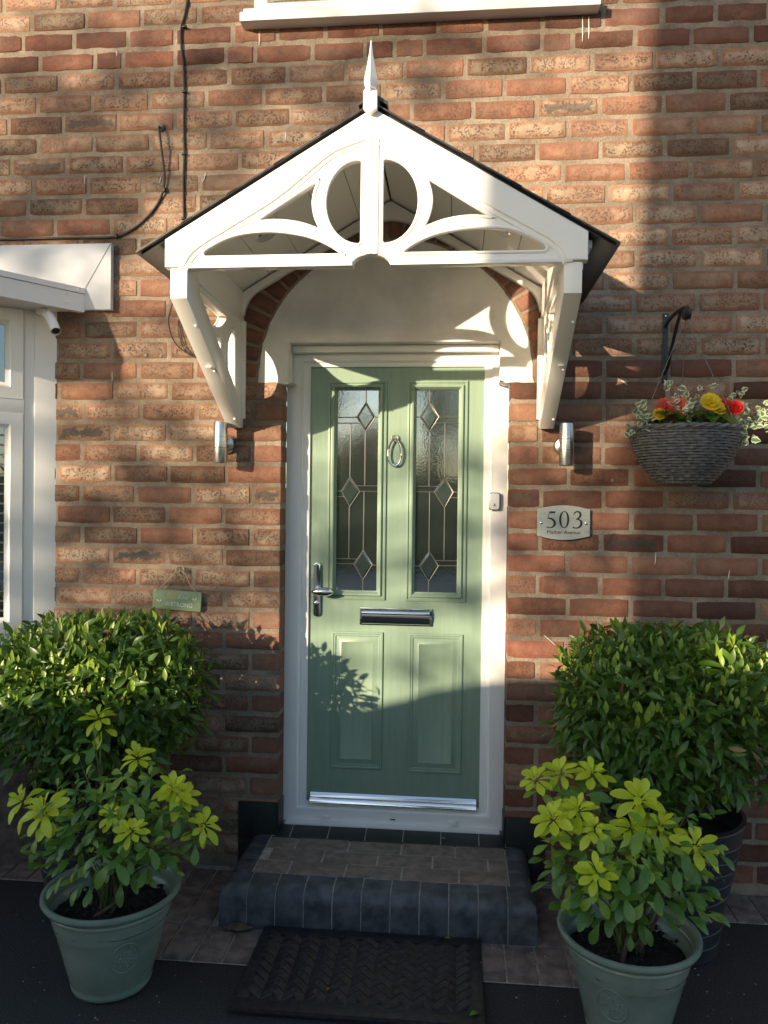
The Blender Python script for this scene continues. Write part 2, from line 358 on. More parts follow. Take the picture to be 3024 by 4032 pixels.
def brick_geo(pts, L, H, depth, r):
    n = len(pts); vs = []
    for x, z in pts: vs.append((x, depth, z))
    for x, z in pts: vs.append((x, 0.0016, z))
    for x, z in pts: vs.append((x*(1-0.0045/L), r.uniform(-0.0009, 0.0004), z*(1-0.004/H)))
    fs = [(i, (i+1) % n, n+(i+1) % n, n+i) for i in range(n)]+[(n+i, n+(i+1) % n, 2*n+(i+1) % n, 2*n+i) for i in range(n)]+[tuple(range(2*n, 3*n))]
    uv = [(x+.5, z+.5) for x, z in pts]*3
    return vs, fs, uv
def make_brick_mesh(name, seed, L, H, depth, rough=1.0):
    r = random.Random(seed); vs, fs, uv = brick_geo(brick_mesh(seed, rough), L, H, depth, r)
    me = bpy.data.meshes.new(name); me.from_pydata(vs, [], fs)
    bm = bmesh.new(); bm.from_mesh(me); bmesh.ops.recalc_face_normals(bm, faces=bm.faces)
    ul = bm.loops.layers.uv.new('UVMap')
    for f in bm.faces:
        for lp in f.loops: lp[ul].uv = uv[lp.vert.index]
    bm.to_mesh(me); bm.free(); smooth(me, 8); me.materials.append(m_brick)
    return me
full_meshes = [make_brick_mesh('brick', 100+i, .227, .069, .098) for i in range(14)]
half_meshes = [make_brick_mesh('half_brick', 200+i, .115, .069, .098) for i in range(8)]
rough_meshes = [make_brick_mesh('rough_brick', 300+i, .21, .069, .098, 1.9) for i in range(8)]
J = 0.0145; CP = 0.086
def zj(i): return 3.57-CP*i
rows = []
for n in range(-18, 41):
    segs = []
    zc = zj(n+.5); zt = zj(n); zb = zj(n+1)
    if n <= 8:
        if n in (1, 2):
            x = -3.2+rb.uniform(0, .1)
            while x < 3.2:
                L = rb.choice((.185, .20, .225, .235, .245) if n == 1 else (.12, .215, .225, .24)); segs.append((x, x+L)); x += L
        else:
            x = -1.39-0.244*8+(0.122 if (n % 2 == 0) else 0)+rb.uniform(-.012, .012)
            while x < 3.2:
                L = 0.244+rb.uniform(-.006, .006); segs.append((x, x+L)); x += L
    else:
        half = n % 2 == 1
        for side in (-1, 1):
            x = (OX0+J/2 if side < 0 else OX1-J/2)*side if False else None
            e = OX0 if side < 0 else OX1; d = 0.0
            first = True; hh = half or (side > 0 and n in (18, 20))
            while abs(e)+d < 3.2:
                L = (0.122 if (first and hh) else (0.236 if first else 0.244))+rb.uniform(-.005, .005); first = False
                a, b = e+side*d, e+side*(d+L); segs.append((min(a, b)+(J/2)*(0 if side < 0 else -1)*(d == 0)+(0), max(a, b)+(J/2)*(1 if side < 0 else 0)*(d == 0))); d += L
    # trim to the arch ring
    ring = AR+0.118
    out = []
    for a, b in segs:
        if zt > AZ+0.005 and zb < AZ+ring:
            zm = max(zb, AZ) if zb > AZ else AZ
            w = math.sqrt(max(0, ring**2-(zb+0.02-AZ)**2)) if zb+0.02 > AZ else ring
            lo, hi = AC-w, AC+w
            if a < lo and b > lo: b = lo+J/2
            elif a < hi and b > hi: a = hi-J/2
            elif a >= lo and b <= hi: continue
            if b-a < 0.055: continue
        elif abs(zt-AZ) < 0.10 and zt > AZ-0.02 and False: pass
        out.append((a, b))
    rows.append((n, zc, out))
def inframe(X, Z):
    d = Vector((X, 0, Z))-CAM; z = d.dot(fw); u = d.dot(r2)/z*3043; v = d.dot(u2)/z*3043
    return abs(u) < 1560 and abs(v) < 2050
def hidden(X, Z):
    if abs(X) < 0.74-0.0 and Z > 2.29 and Z < 2.80-0.59*abs(X): return True
    if X < -0.72 and Z < 1.02: return True
    if X > 0.70 and Z < 1.02: return True
    if X < -1.17 and 2.30 < Z < 2.58: return True
    if X < -1.43 and Z < 2.4: return True
    if Z < 0.5 and abs(X) > 0.62: return True
    return False
def params(n, X, Z, L):
    r = rb.random()
    if n in (1, 2):
        return (rb.uniform(.78, 1.0), rb.uniform(.3, .7), rb.choice((.62, .75, .95, 1.05)), 0.25*(rb.random() < .3))
    if X > OX1-.02 and n >= 17:          # redder pier right of the door
        if r < .62: return (rb.uniform(.55, .95), rb.uniform(.05, .5), rb.choice((.5, .7, .85, 1.0, 1.1, 1.2))*rb.uniform(.92, 1.08), 0)
        if r < .84: return (rb.uniform(.25, .5), rb.uniform(.4, .8), rb.uniform(.8, 1.05), 0)
        return (rb.uniform(.7, .95), rb.uniform(.4, .8), rb.uniform(.6, .8), rb.choice((0, 0, 0, .8)))
    if X < OX0+.05 and n >= 9:
        if L < .15 and r < .6: return (rb.uniform(.5, .8), .2, rb.uniform(.9, 1.1), 0)
        if r < .70: return (rb.uniform(.0, .38), rb.uniform(.6, 1.0), rb.choice((.55, .75, .9, 1.0, 1.1))*rb.uniform(.92, 1.08), 0)
        if r < .94: return (rb.uniform(.45, .75), rb.uniform(.3, .6), rb.uniform(.9, 1.1), 0)
        return (rb.uniform(.1, .5), rb.uniform(.5, .9), rb.uniform(.8, 1.0), rb.uniform(.6, 1.0))
    if r < .72: return (rb.uniform(.0, .38), rb.uniform(.6, 1.0), rb.choice((.55, .75, .9, 1.0, 1.1))*rb.uniform(.92, 1.08), 0)
    if r < .96: return (rb.uniform(.32, .62), rb.uniform(.3, .8), rb.uniform(.85, 1.1), 0)
    return (rb.uniform(.1, .45), rb.uniform(.6, 1.0), rb.uniform(.75, .95), rb.uniform(.4, .8))
cands = []
for n, zc, segs in rows:
    for a, b in segs:
        L = b-a-J
        if L < 0.03: continue
        X = (a+b)/2; cands.append((n, X, zc, L, params(n, X, zc, L), inframe(X, zc) and not hidden(X, zc)))
vis = sorted([c for c in cands if c[5]], key=lambda c: -(c[3]/((Vector((c[1], 0, c[2]))-CAM).length**2)))
chosen = set(id(c) for c in vis[:300])
sv, sf, suv, scol = [], [], [], []
for c in cands:
    n, X, zc, L, pr, _ = c
    jit = (rb.uniform(-.0015, .0015), rb.uniform(-.0012, .0018), rb.uniform(-.0015, .0015)); H = .0725+rb.uniform(-.0018, .0018)
    if id(c) in chosen:
        me = rb.choice(rough_meshes if n in (1, 2) else (half_meshes if L < .16 else full_meshes))
        o = bpy.data.objects.new('brick', me); col.objects.link(o); o.parent = house
        o.location = (X+jit[0], jit[1], zc+jit[2]); o.scale = (L, 1, H); o.rotation_euler = (rb.uniform(-.006, .006), rb.uniform(-.006, .006), rb.uniform(-.006, .006))
        if rb.random() < .5 and OX0-.3 > X or X > OX1+.3: o.scale.z = H
        o.color = pr
    else:
        sd = rb.randrange(40); vs, fs, uv = brick_geo(brick_mesh(100+sd, 1.9 if n in (1, 2) else 1), L, H, .098, rb)
        b0 = len(sv); sv += [(X+jit[0]+v[0]*L, jit[1]+v[1], zc+jit[2]+v[2]*H) for v in vs]; sf += [tuple(i+b0 for i in f) for f in fs]; suv += uv; scol += [pr]*len(vs)
me = bpy.data.meshes.new('bricks'); me.from_pydata(sv, [], sf)
bm = bmesh.new(); bm.from_mesh(me); bmesh.ops.recalc_face_normals(bm, faces=bm.faces); ul = bm.loops.layers.uv.new('UVMap')
for f in bm.faces:
    for lp in f.loops: lp[ul].uv = suv[lp.vert.index]
bm.to_mesh(me); bm.free()
at = me.color_attributes.new('bp', 'FLOAT_COLOR', 'POINT'); at.data.foreach_set('color', [x for c in scol for x in c]); smooth(me, 8)
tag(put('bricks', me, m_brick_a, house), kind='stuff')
# arch ring of radial bricks
am = make_brick_mesh('arch_brick', 777, .112, .058, .11)
na = 27
for i in range(na):
    a = math.pi*(i+.5)/na; rr = AR+0.060
    o = bpy.data.objects.new('arch_brick', am); col.objects.link(o); o.parent = house
    o.location = (AC+rr*math.cos(a), -0.001+rb.uniform(-.001, .001), AZ+rr*math.sin(a)); o.rotation_euler = (0, -a, 0); o.scale = (.110, 1, .059)
    o.color = (rb.uniform(.55, .9), rb.uniform(.1, .4), rb.uniform(.75, 1.05), 0)
arch_mortar = MB(); arch_mortar.prism([(p[0], p[1]) for p in arc(AC, AZ, AR+.122, AR+.122, 0, 180, 36)]+[(p[0], p[1]) for p in arc(AC, AZ, AR-.002, AR-.002, 180, 0, 36)], lambda p: (p[0], .0018, p[1]), lambda p: (p[0], .09, p[1]))
# (arch joints sit just proud of the wall bed)
o = arch_mortar.build('arch_mortar', m_mortar, house)
# white rendered panel filling the arch over the frame
ragged = random.Random(3)
edge = [(AC+(AR-.004+ragged.uniform(-.003, .003))*math.cos(R(a)), AZ+(AR-.004+ragged.uniform(-.003, .003))*math.sin(R(a))) for a in range(0, 181, 3)]
bl = [(AC-AR+.002+k*(.15-.002)/6, 2.012+ragged.uniform(-.006, .006)) for k in range(7)]
br = [(OX1-.041+k*(.137)/6, 2.012+ragged.uniform(-.006, .006)) for k in range(7)]
loop = edge+bl+[(-0.414, 2.012), (-0.414, 2.176), (0.445, 2.176), (0.445, 2.012)]+br
plate('arch_panel', [loop], 0.085, 0.004, m_render, house, XZ(0.0425))
# black tiles on the brick beside the step
for x0, x1, z0, z1 in ((-.605, -.446, .128, .282), (-.605, -.446, -.03, .122), (.492, .648, .118, .268), (.492, .648, -.03, .112)):
    MB().box(x0, x1, -.009, .02, z0, z1).build('plinth_tile', m_tile, house, bevel=.002)
MB().box(-.446, -.436, -.006, .088, .165, .280).build('plinth_tile', m_tile, house, bevel=.002)
MB().box(.482, .4905, -.006, .088, .165, .268).build('plinth_tile', m_tile, house, bevel=.002)
# splashes and old plugs on the brickwork
for (x, z, L, a) in ((-1.29, 2.86, .05, 85), (-.775, 2.86, .04, 70), (-.963, 2.855, .028, 75), (-1.155, 3.385, .026, 88), (-.55, 3.42, .06, 90), (.748, 3.40, .10, 90), (.772, 3.405, .09, 90), (-.435, 3.02, .035, 85), (1.06, 1.32, .05, 85), (.655, .985, .06, -40), (-1.165, 2.04, .04, 88), (.93, 2.01, .03, -35), (1.34, 1.26, .04, 80)):
    m_ = MB(); d = Vector((math.cos(R(a)), 0, math.sin(R(a)))); p = Vector((x, -.0012, z))
    m_.tube([p-d*L/2, p-d*L*.2+Vector((.0015, 0, 0)), p+d*L*.25, p+d*L/2], [.0008, .0019, .0016, .0006], 6)
    m_.build('paint_splash', m_paint, house)
for (x, z) in ((-1.093, 2.163), (-1.02, 2.128), (-.955, 2.125), (.14, 3.01), (.89, 1.625)):
    MB().lathe([(.0, .003), (.006, .002), (.006, -.006)], 10, (x, 0, z), ax='y').build('wall_plug', m_grey, house)

# ------------------------------------------------------------------ upper window
win = empty('window', (0.1, 0.0, 3.5), 'white upstairs window with its sill at the top edge above the canopy', 'window', kind='thing')
MB().box(-.615, .807, -.062, .03, 3.455, 3.492).build('sill', m_white, win, bevel=.004)
MB().box(-.60, .79, -.058, .03, 3.4935, 3.505).build('sill_lip', m_white, win)
MB().ring(-.57, .77, 3.505, 4.55, [(0, .06), (0, -.004), (.05, -.006), (.062, .01), (.066, .03)]).build('frame', m_white, win)
MB().box(-.51, .71, .02, .03, 3.565, 4.49).build('pane', m_clear, win)
MB().box(.06, .12, -.002, .04, 3.565, 4.49).build('mullion', m_white, win, bevel=.004)
for x0, x1 in ((-.5, .06), (.12, .70)):
    MB().ring(x0, x1, 3.57, 4.485, [(0, .018), (0, -.010), (.035, -.012), (.045, .018)]).build('sash', m_white, win)

# ------------------------------------------------------------------ front door
door = empty('front_door', (0.02, 0.12, 0.17), 'sage green panelled front door in a white frame', 'door', kind='thing')
fr = MB().ring(OX0, OX1, .172, 2.1755, [(0, 0, .16), (0, 0, .092), (.052, .050, .088), (.066, .060, .094), (.070, .064, .104), (.0975, .080, .108), (.0975, .080, .16)]).build('frame', m_white, door)
MB().box(-.412, .443, .050, .0875, 2.146, 2.1745).build('head_trim', m_white, fr, bevel=.004)
MB().box(-.425, .472, .058, .10, .164, .178).build('threshold', m_white, fr, bevel=.003)
for x in (-.255, .282): MB().box(x-.018, x+.018, .078, .089, .190, .203).build('drain_cap', m_white, fr, bevel=.003)
MB().box(.018, .040, .0855, .09, .196, .199).build('drain_slot', m_ink, fr)
LX0, LX1, LZ0, LZ1 = -.346, .392, .248, 2.099
YL = .118
gl = (-.229, -.053, 1.152, 2.001); gr = (.105, .285, 1.151, 2.003)
rect = lambda x0, x1, z0, z1: [(x0, z0), (x1, z0), (x1, z1), (x0, z1)]
leaf = plate('leaf', [rect(LX0, LX1, LZ0, LZ1), rect(*gl)[::-1], rect(*gr)[::-1]], .044, .0015, m_green, door, XZ(YL+.022))
for x0, x1, z0, z1 in ((-.267, -.016, 1.113, 2.038), (.068, .322, 1.112, 2.038)):
    MB().ring(x0, x1, z0, z1, [(0, YL+.001), (.002, YL-.007), (.009, YL-.009), (.012, YL-.004), (.017, YL-.006), (.021, YL-.014), (.027, YL-.013), (.033, YL-.004), (.039, YL+.010)]).build('glazing_moulding', m_green, leaf)
for x0, x1, z0, z1 in ((-.243, -.022, .395, .979), (.085, .313, .391, .978)):
    MB().ring(x0, x1, z0, z1, [(0, YL+.001), (.002, YL-.006), (.008, YL-.007), (.011, YL-.0045), (.018, YL-.0045), (.021, YL-.0008), (.0225, YL-.0008), (.044, YL-.0105), (.046, YL-.009)], fill=True).build('raised_panel', m_green, leaf)
def glazing(rc, mirror):
    x0, x1, z0, z1 = rc; W, Hh = x1-x0, z1-z0
    p = MB().box(x0-.004, x1+.004, YL+.012, YL+.020, z0-.004, z1+.004).build('glass_pane', m_pane, door)
    def q(px, py):
        u = (px-400)/268; u = 1-u if mirror else u
        return (x0+u*W, YL+.010, z1-(py-322)/1383*Hh)
    dm = [((585, 405), (645, 510), (583, 608), (525, 508)), ((485, 920), (550, 1020), (485, 1128), (430, 1020)), ((577, 1425), (637, 1525), (577, 1632), (517, 1525))]
    segs = [((585, 322), (585, 405)), ((400, 510), (525, 510)), ((645, 510), (668, 510)), ((400, 550), (547, 550)), ((487, 550), (485, 920)), ((582, 608), (582, 982)),
            ((528, 982), (668, 982)), ((550, 1020), (668, 1020)), ((400, 1020), (430, 1020)), ((400, 1058), (448, 1058)), ((483, 1128), (483, 1488)), ((578, 1020), (577, 1425)),
            ((400, 1488), (540, 1488)), ((400, 1522), (517, 1522)), ((637, 1528), (668, 1528)), ((577, 1632), (577, 1705))]
    for a, b in segs: MB().tube([q(*a), q(*b)], .0021, 6).build('lead_came', m_lead, p)
    for d in dm:
        P = [q(*k) for k in d]; MB().tube(P, .0026, 6, closed=True).build('lead_came', m_lead, p)
        c = Vector((sum(k[0] for k in P)/4, YL+.004, sum(k[2] for k in P)/4)); Pv = [Vector(k) for k in P]; In = [c+(k-c)*.76+Vector((0, 0, 0)) for k in Pv]
        for k in In: k.y = YL+.0045
        MB().add([tuple(k) for k in Pv]+[tuple(k) for k in In], [(i, (i+1) % 4, 4+(i+1) % 4, 4+i) for i in range(4)]+[(4, 5, 6, 7)]).build('bevelled_diamond', m_bevel, p, ang=5)
glazing(gl, False); glazing(gr, True)
# letter plate
lp = MB().box(-.123, .183, YL-.008, YL+.002, 1.008, 1.082).build('letter_plate', m_chrome, door, bevel=.004)
fl = MB(); fl.prism(spline([(-.008, 1.013), (-.016, 1.018), (-.020, 1.035), (-.022, 1.050), (-.021, 1.066), (-.012, 1.077), (-.008, 1.079)], 3), lambda p: (-.113, YL+p[0], p[1]), lambda p: (.173, YL+p[0], p[1]))
fl.build('flap', m_chrome, lp)
# handle
hp = MB(); hp.prism([(x, z) for x, z in arc(-.306, 1.252, .0165, .0165, 0, 180, 10)+arc(-.306, 1.055, .0165, .0165, 180, 360, 10)], lambda p: (p[0], YL-.010, p[1]), lambda p: (p[0], YL+.002, p[1]))
hpo = hp.build('handle_plate', m_chrome, door, bevel=.003)
MB().lathe([(.010, 0), (.010, .03), (.0115, .036)], 16, (-.306, YL-.008, 1.150), ax='y').build('handle_spindle', m_chrome, hpo)
lv = MB(); lv.lathe([(.005, -.022), (.013, -.012), (.0175, .004), (.0205, .025), (.0195, .045), (.013, .062), (.004, .070)], 18, (-.300, YL-.048, 1.149), ax='x'); lv.build('lever', m_chrome, hpo)
MB().lathe([(.012, 0), (.012, .004), (.009, .006)], 18, (-.306, YL-.010, 1.095), ax='y').build('lock_cylinder', m_chrome, hpo)
MB().box(-.3075, -.3045, YL-.0175, YL-.0155, 1.090, 1.101).build('keyhole', m_ink, hpo)
# ring knocker
kn = MB().lathe([(.017, 0), (.017, .004), (.013, .012), (.006, .018)], 20, (.018, YL-.0005, 1.797), ax='y').build('knocker_boss', m_chrome, door)
kr = [(.018+.027*math.sin(t)*(1-.12*math.cos(t)), YL-.016+.006*math.cos(t)*0, 1.735+.055*math.cos(t)) for t in [2*math.pi*i/36 for i in range(36)]]
MB().tube(kr, .0042, 8, closed=True).build('knocker_ring', m_chrome, kn)
MB().lathe([(.011, 0), (.011, .006), (.006, .014)], 16, (.018, YL-.0005, 1.684), ax='y').build('knocker_strike', m_chrome, kn)
# weather bar
wb = MB(); wb.prism([(.0, .293), (-.012, .292), (-.018, .284), (-.014, .277), (-.024, .272), (-.031, .262), (-.033, .250), (0, .248)], lambda p: (-.325, YL+p[0], p[1]), lambda p: (.376, YL+p[0], p[1])); wb.build('weather_bar', m_chrome, door)
# doorbell on the frame
bell = empty('doorbell', (.434, .088, 1.536), 'small white doorbell button with grey rim on the right door frame', 'doorbell')
sq = lambda cx, cz, a, b, r: arc(cx+a-r, cz+b-r, r, r, 0, 90, 5)+arc(cx-a+r, cz+b-r, r, r, 90, 180, 5)+arc(cx-a+r, cz-b+r, r, r, 180, 270, 5)+arc(cx+a-r, cz-b+r, r, r, 270, 360, 5)
plate('rim', [sq(.434, 1.536, .0235, .037, .012)], .014, .003, m_belled, bell, XZ(.080))
plate('button', [sq(.434, 1.536, .020, .0335, .010)], .006, .002, m_belly, bell, XZ(.0725))
plate('bell_mark', [spline([(.4275, 1.516), (.430, 1.520), (.431, 1.526), (.434, 1.529), (.437, 1.526), (.438, 1.520), (.4405, 1.516)], 3)], .0006, 0, m_grey, bell, XZ(.0692))

# ------------------------------------------------------------------ door canopy
CX = 0.0; PY = -.68; SL = .594
can = empty('door_canopy', (CX, 0, 1.83), 'white gabled canopy with fretwork front and dark roof over the door', 'canopy')
HW, ZB, ZA = .670, 2.278, 2.765
mir = lambda pts: [(-p[0], p[1]) for p in pts][::-1]
inner_half = [(.0, 2.672), (.10, 2.640), (.16, 2.604), (.30, 2.492), (.46, 2.397), (.53, 2.357), (.57, 2.330), (.592, 2.305), (.604, 2.281)]
inner_half = [(p[0], p[1]) for p in spline([(a, b, 0) for a, b in inner_half], 4)]
notch = arc(0, 2.2785, .058, .030, 180, 0, 12)
Dl = [(-.031, 2.350)]+[(-.031, 2.600)]+[(x, z) for x, z in arc(-.040, 2.474, .110, .135, 90, 270, 22)]
tri = [(p[0], p[1]) for p in spline([(-.385, 2.414, 0), (-.167, 2.550, 0)], 1)]+[(p[0], p[1]) for p in spline([(-.167, 2.550, 0), (-.182, 2.510, 0), (-.187, 2.470, 0), (-.178, 2.425, 0), (-.157, 2.384, 0)], 4)][1:]+[(p[0], p[1]) for p in spline([(-.157, 2.384, 0), (-.215, 2.407, 0), (-.275, 2.419, 0), (-.33, 2.421, 0), (-.385, 2.414, 0)], 4)][1:-1]
lens = [(p[0], p[1]) for p in spline([(-.538, 2.308, 0), (-.547, 2.320, 0), (-.53, 2.340, 0), (-.443, 2.378, 0), (-.326, 2.389, 0), (-.215, 2.374, 0), (-.14, 2.345, 0), (-.084, 2.309, 0)], 4)]
holes = [Dl, tri, lens]; holes += [mir(h) for h in holes]
front = [(-.625, ZB), (-.058, ZB)]+notch[1:-1]+[(.058, ZB), (.625, ZB), (.625, ZA-.04-SL*.625), (0, ZA-.04), (-.625, ZA-.04-SL*.625)]
fas = plate('fretwork_panel', [front]+holes, .034, .005, m_gloss, can, XZ(PY+.003))
outer = [(-HW, ZB), (-.604, ZB)]+[(-p[0], p[1]) for p in inner_half[::-1]]+[p for p in inner_half[1:]]+[(HW, ZB), (HW, ZA-SL*HW), (0, ZA), (-HW, ZA-SL*HW)]
plate('gable_board', [outer], .040, .004, m_gloss, can, XZ(PY))
bead = [(-p[0], p[1]-.012) for p in inner_half[::-1]]+[(p[0], p[1]-.012) for p in inner_half[1:]]
MB().tube([(x*.988, PY-.0135, z) for x, z in bead], .0045, 8).build('bead', m_gloss, fas)
for h in holes: MB().tube([(x, PY-.0125, z) for x, z in h], .0058, 8, closed=True).build('fret_lip', m_gloss, fas)
for s in (-1, 1): MB().box(min(s*.001, s*.020), max(s*.001, s*.020), PY-.019, PY+.020, 2.309, 2.735).build('king_board', m_gloss, fas, bevel=.003)
MB().box(-HW+.045, -.06, PY-.0165, PY+.022, ZB-.004, ZB+.012).build('bottom_rail', m_gloss, fas, bevel=.003)
MB().box(.06, HW-.045, PY-.0165, PY+.022, ZB-.004, ZB+.012).build('bottom_rail', m_gloss, fas, bevel=.003)
# side beams, soffit boards, wall plate
for s in (-1, 1):
    xs = sorted((s*.600, s*.662)); MB().box(xs[0], xs[1], PY+.022, -.002, 2.262, 2.383).build('side_beam', m_gloss, can, bevel=.004)
    nb = 5
    for k in range(nb):
        a = .004+k*(.612-.004)/nb; b = a+(.612-.004)/nb-.0025
        za, zb = 2.742-SL*a, 2.742-SL*b
        pts = [(s*a, za), (s*b, zb), (s*b, zb+.012), (s*a, za+.012)]
        m_ = MB(); m_.prism(pts, lambda p: (p[0], PY+.023, p[1]), lambda p: (p[0], -.002, p[1])); m_.build('soffit_board', m_gloss, can)
    # downlight in the soffit
    lx = .42; lz = 2.742-SL*lx; nrm = Vector((-s*SL, 0, -1)).normalized()
    dl = bpy.data.objects.new('downlight', MB().lathe([(.012, .004), (.026, .002), (.038, .004), (.042, .0), (.042, -.01)], 24).mesh('downlight')); dl.data.materials.append(m_chrome); col.objects.link(dl)
    dl.parent = can; dl.matrix_parent_inverse = Matrix.Translation((-CX, 0, -1.83)); dl.matrix_basis = Matrix.Translation((s*lx, -.36, lz)) @ nrm.to_track_quat('Z', 'Y').to_matrix().to_4x4()
half_in = [(.0, 2.660), (.06, 2.650), (.14, 2.612), (.382, 2.474), (.50, 2.405), (.542, 2.381), (.572, 2.352), (.588, 2.318), (.596, 2.285)]
half_in = [(p[0], p[1]) for p in spline([(a, b, 0) for a, b in half_in], 3)]
plate('wall_plate', [[(-p[0], p[1]) for p in half_in[::-1]]+half_in[1:]+[(.664, 2.285), (.664, 2.735-SL*.664), (0, 2.735), (-.664, 2.735-SL*.664), (-.664, 2.285)]], .030, .004, m_gloss, can, XZ(-.0185))
# brackets
sd = Vector((.63, -.35)).normalized(); sn = Vector((-sd.y, sd.x))
def strut(t, off): p = Vector((-.68, 2.18))+sd*t+sn*off; return (p.x, p.y)
tl = Vector((.63, -.35)).length
S3 = lambda pts, n=4: [(p[0], p[1]) for p in spline([(a, b, 0) for a, b in pts], n)]
holeA = [(-.572, 2.242), (-.215, 2.234)]+S3([(-.215, 2.234), (-.245, 2.203), (-.302, 2.172), (-.36, 2.160), (-.434, 2.164), (-.500, 2.196), (-.548, 2.228)])[1:]
holeS = S3([(-.400, 2.128), (-.345, 2.128), (-.285, 2.146)])+S3([(-.285, 2.146), (-.290, 2.090), (-.246, 2.043)])[1:]
holeD = [(-.105, 2.212)]+S3([(-.112, 2.214), (-.177, 2.171), (-.208, 2.119), (-.211, 2.071), (-.183, 2.008), (-.112, 1.968)])+[(-.105, 1.968)]
for s in (-1, 1):
    X = s*.626
    b = plate('bracket', [[(-.676, 2.270), (-.676, 2.182), (-.045, 1.832), (-.004, 1.832), (-.004, 2.270)], holeA, holeS, holeD], .030, .004, m_gloss, can, YZ(X))
    st = MB(); st.prism([(-.690, 2.276), (-.690, 2.180), strut(tl+.005, -.006), (-.052, 1.826), (-.012, 1.826), (-.012, 1.885), (-.050, 1.915), (-.085, 1.945), (-.560, 2.228), (-.575, 2.276)], lambda p: (X-.0275, p[0], p[1]), lambda p: (X+.0275, p[0], p[1]))
    st.build('strut', m_gloss, b, bevel=.005)
    MB().box(X-.036, X+.036, -.022, -.002, 1.862, 2.262).build('wall_post', m_gloss, b, bevel=.004)
    for h in (holeA, holeS, holeD):
        for xo in (-.0155, .0155): MB().tube([(X+xo, y, z) for y, z in h], .0045, 6, closed=True).build('fret_lip', m_gloss, b)
    for tt in (.12, .36, .66): 
        q = strut(tt, -.007); MB().lathe([(.0005, .003), (.004, .002), (.0045, 0)], 8, (X+.018, q[0], q[1]), ax='y').build('screw_cap', m_gloss, b)
    q = strut(.33, -.010); MB().box(X-.004, X+.016, q[0]-.006, q[0]+.004, q[1]-.004, q[1]).build('cable_clip', m_white, b)
# roof: under deck, slates, ridge, finial
for s in (-1, 1):
    dk = MB(); dk.prism([(s*.002, 2.768), (s*.752, 2.768-SL*.752+.002), (s*.752, 2.774-SL*.752), (s*.002, 2.7745)], lambda p: (p[0], PY-.006, p[1]), lambda p: (p[0], -.003, p[1])); dk.build('roof_deck', m_slate, can)
    eb = sorted((s*.664, s*.690)); MB().box(eb[0], eb[1], PY+.03, -.004, 2.330, 2.768-SL*.69-.002).build('eave_board', m_gloss, can, bevel=.003)
    nc = 5
    for k in range(nc):
        a = .765-.15*k; b = max(a-.185, .004)
        for j in range(3):
            y0 = PY-.024+(.704)*j/3; y1 = PY-.024+.704*(j+1)/3-.003
            za, zb = 2.7745-SL*a+.0105, 2.7745-SL*b+.002
            t_ = MB(); t_.prism([(s*a, za-.007), (s*b, zb), (s*b, zb+.005), (s*a, za)], lambda p: (p[0], y0, p[1]), lambda p: (p[0], y1, p[1])); t_.build('slate', m_slate, can)
rd = MB(); rd.prism([(-.045, 2.772), (0, 2.800), (.045, 2.772), (.047, 2.782), (0, 2.812), (-.047, 2.782)], lambda p: (p[0], PY-.022, p[1]), lambda p: (p[0], -.004, p[1])); rd.build('ridge', m_slate, can)
fb = MB(); fb.prism([(-.022, 2.752), (0, 2.738), (.022, 2.752), (.022, 2.806), (-.022, 2.806)], lambda p: (p[0]-.006, PY-.045, p[1]), lambda p: (p[0]-.006, PY-.024, p[1]))
fin = fb.build('finial', m_gloss, can, bevel=.003)
sp_ = MB(); prof = [(.018, 2.806), (.022, 2.812), (.016, 2.818), (.021, 2.836), (.0205, 2.848), (.013, 2.885), (.006, 2.925), (.0015, 2.966)]
sp_.lathe(prof, 4, (-.006, PY-.034, 0)); sp_.build('finial_spike', m_gloss, fin, ang=20)

# ------------------------------------------------------------------ wall lights
def wall_light(x, z, label):
    t = empty('wall_light', (x, 0, z), label, 'wall light', 'pair of steel up and down lights')
    MB().lathe([(.040, 0), (.040, .010), (.034, .022), (.012, .030), (.012, .06)], 28, (x, -.002, z), ax='y').build('wall_plate', m_steel, t)
    c = MB(); c.lathe([(.0235, -.0785), (.0270, -.0815), (.0278, -.0795), (.0278, .0795), (.0270, .0815), (.0235, .0785)], 40, (x, -.088, z)); cb_ = c.build('body', m_steel, t, ang=30)
    for dz in (-.0212, .0212): MB().lathe([(.0279, dz-.0007), (.0282, dz), (.0279, dz+.0007)], 40, (x, -.088, z), cap0=False, cap1=False).build('seam', m_ink, cb_)
    for dz in (-.079, .0775): MB().lathe([(.0243, dz), (.0243, dz+.0015)], 24, (x, -.088, z)).build('lens', m_clear, t)
    for dz in (-.028, .028): MB().lathe([(.003, 0), (.003, .004)], 8, (x+(.020 if x < 0 else -.020), -.013, z+dz*.6), ax='y').build('screw', m_steel, t)
wall_light(-.670, 1.7595, 'brushed steel up and down wall light left of the door')
wall_light(.698, 1.758, 'brushed steel up and down wall light right of the door')

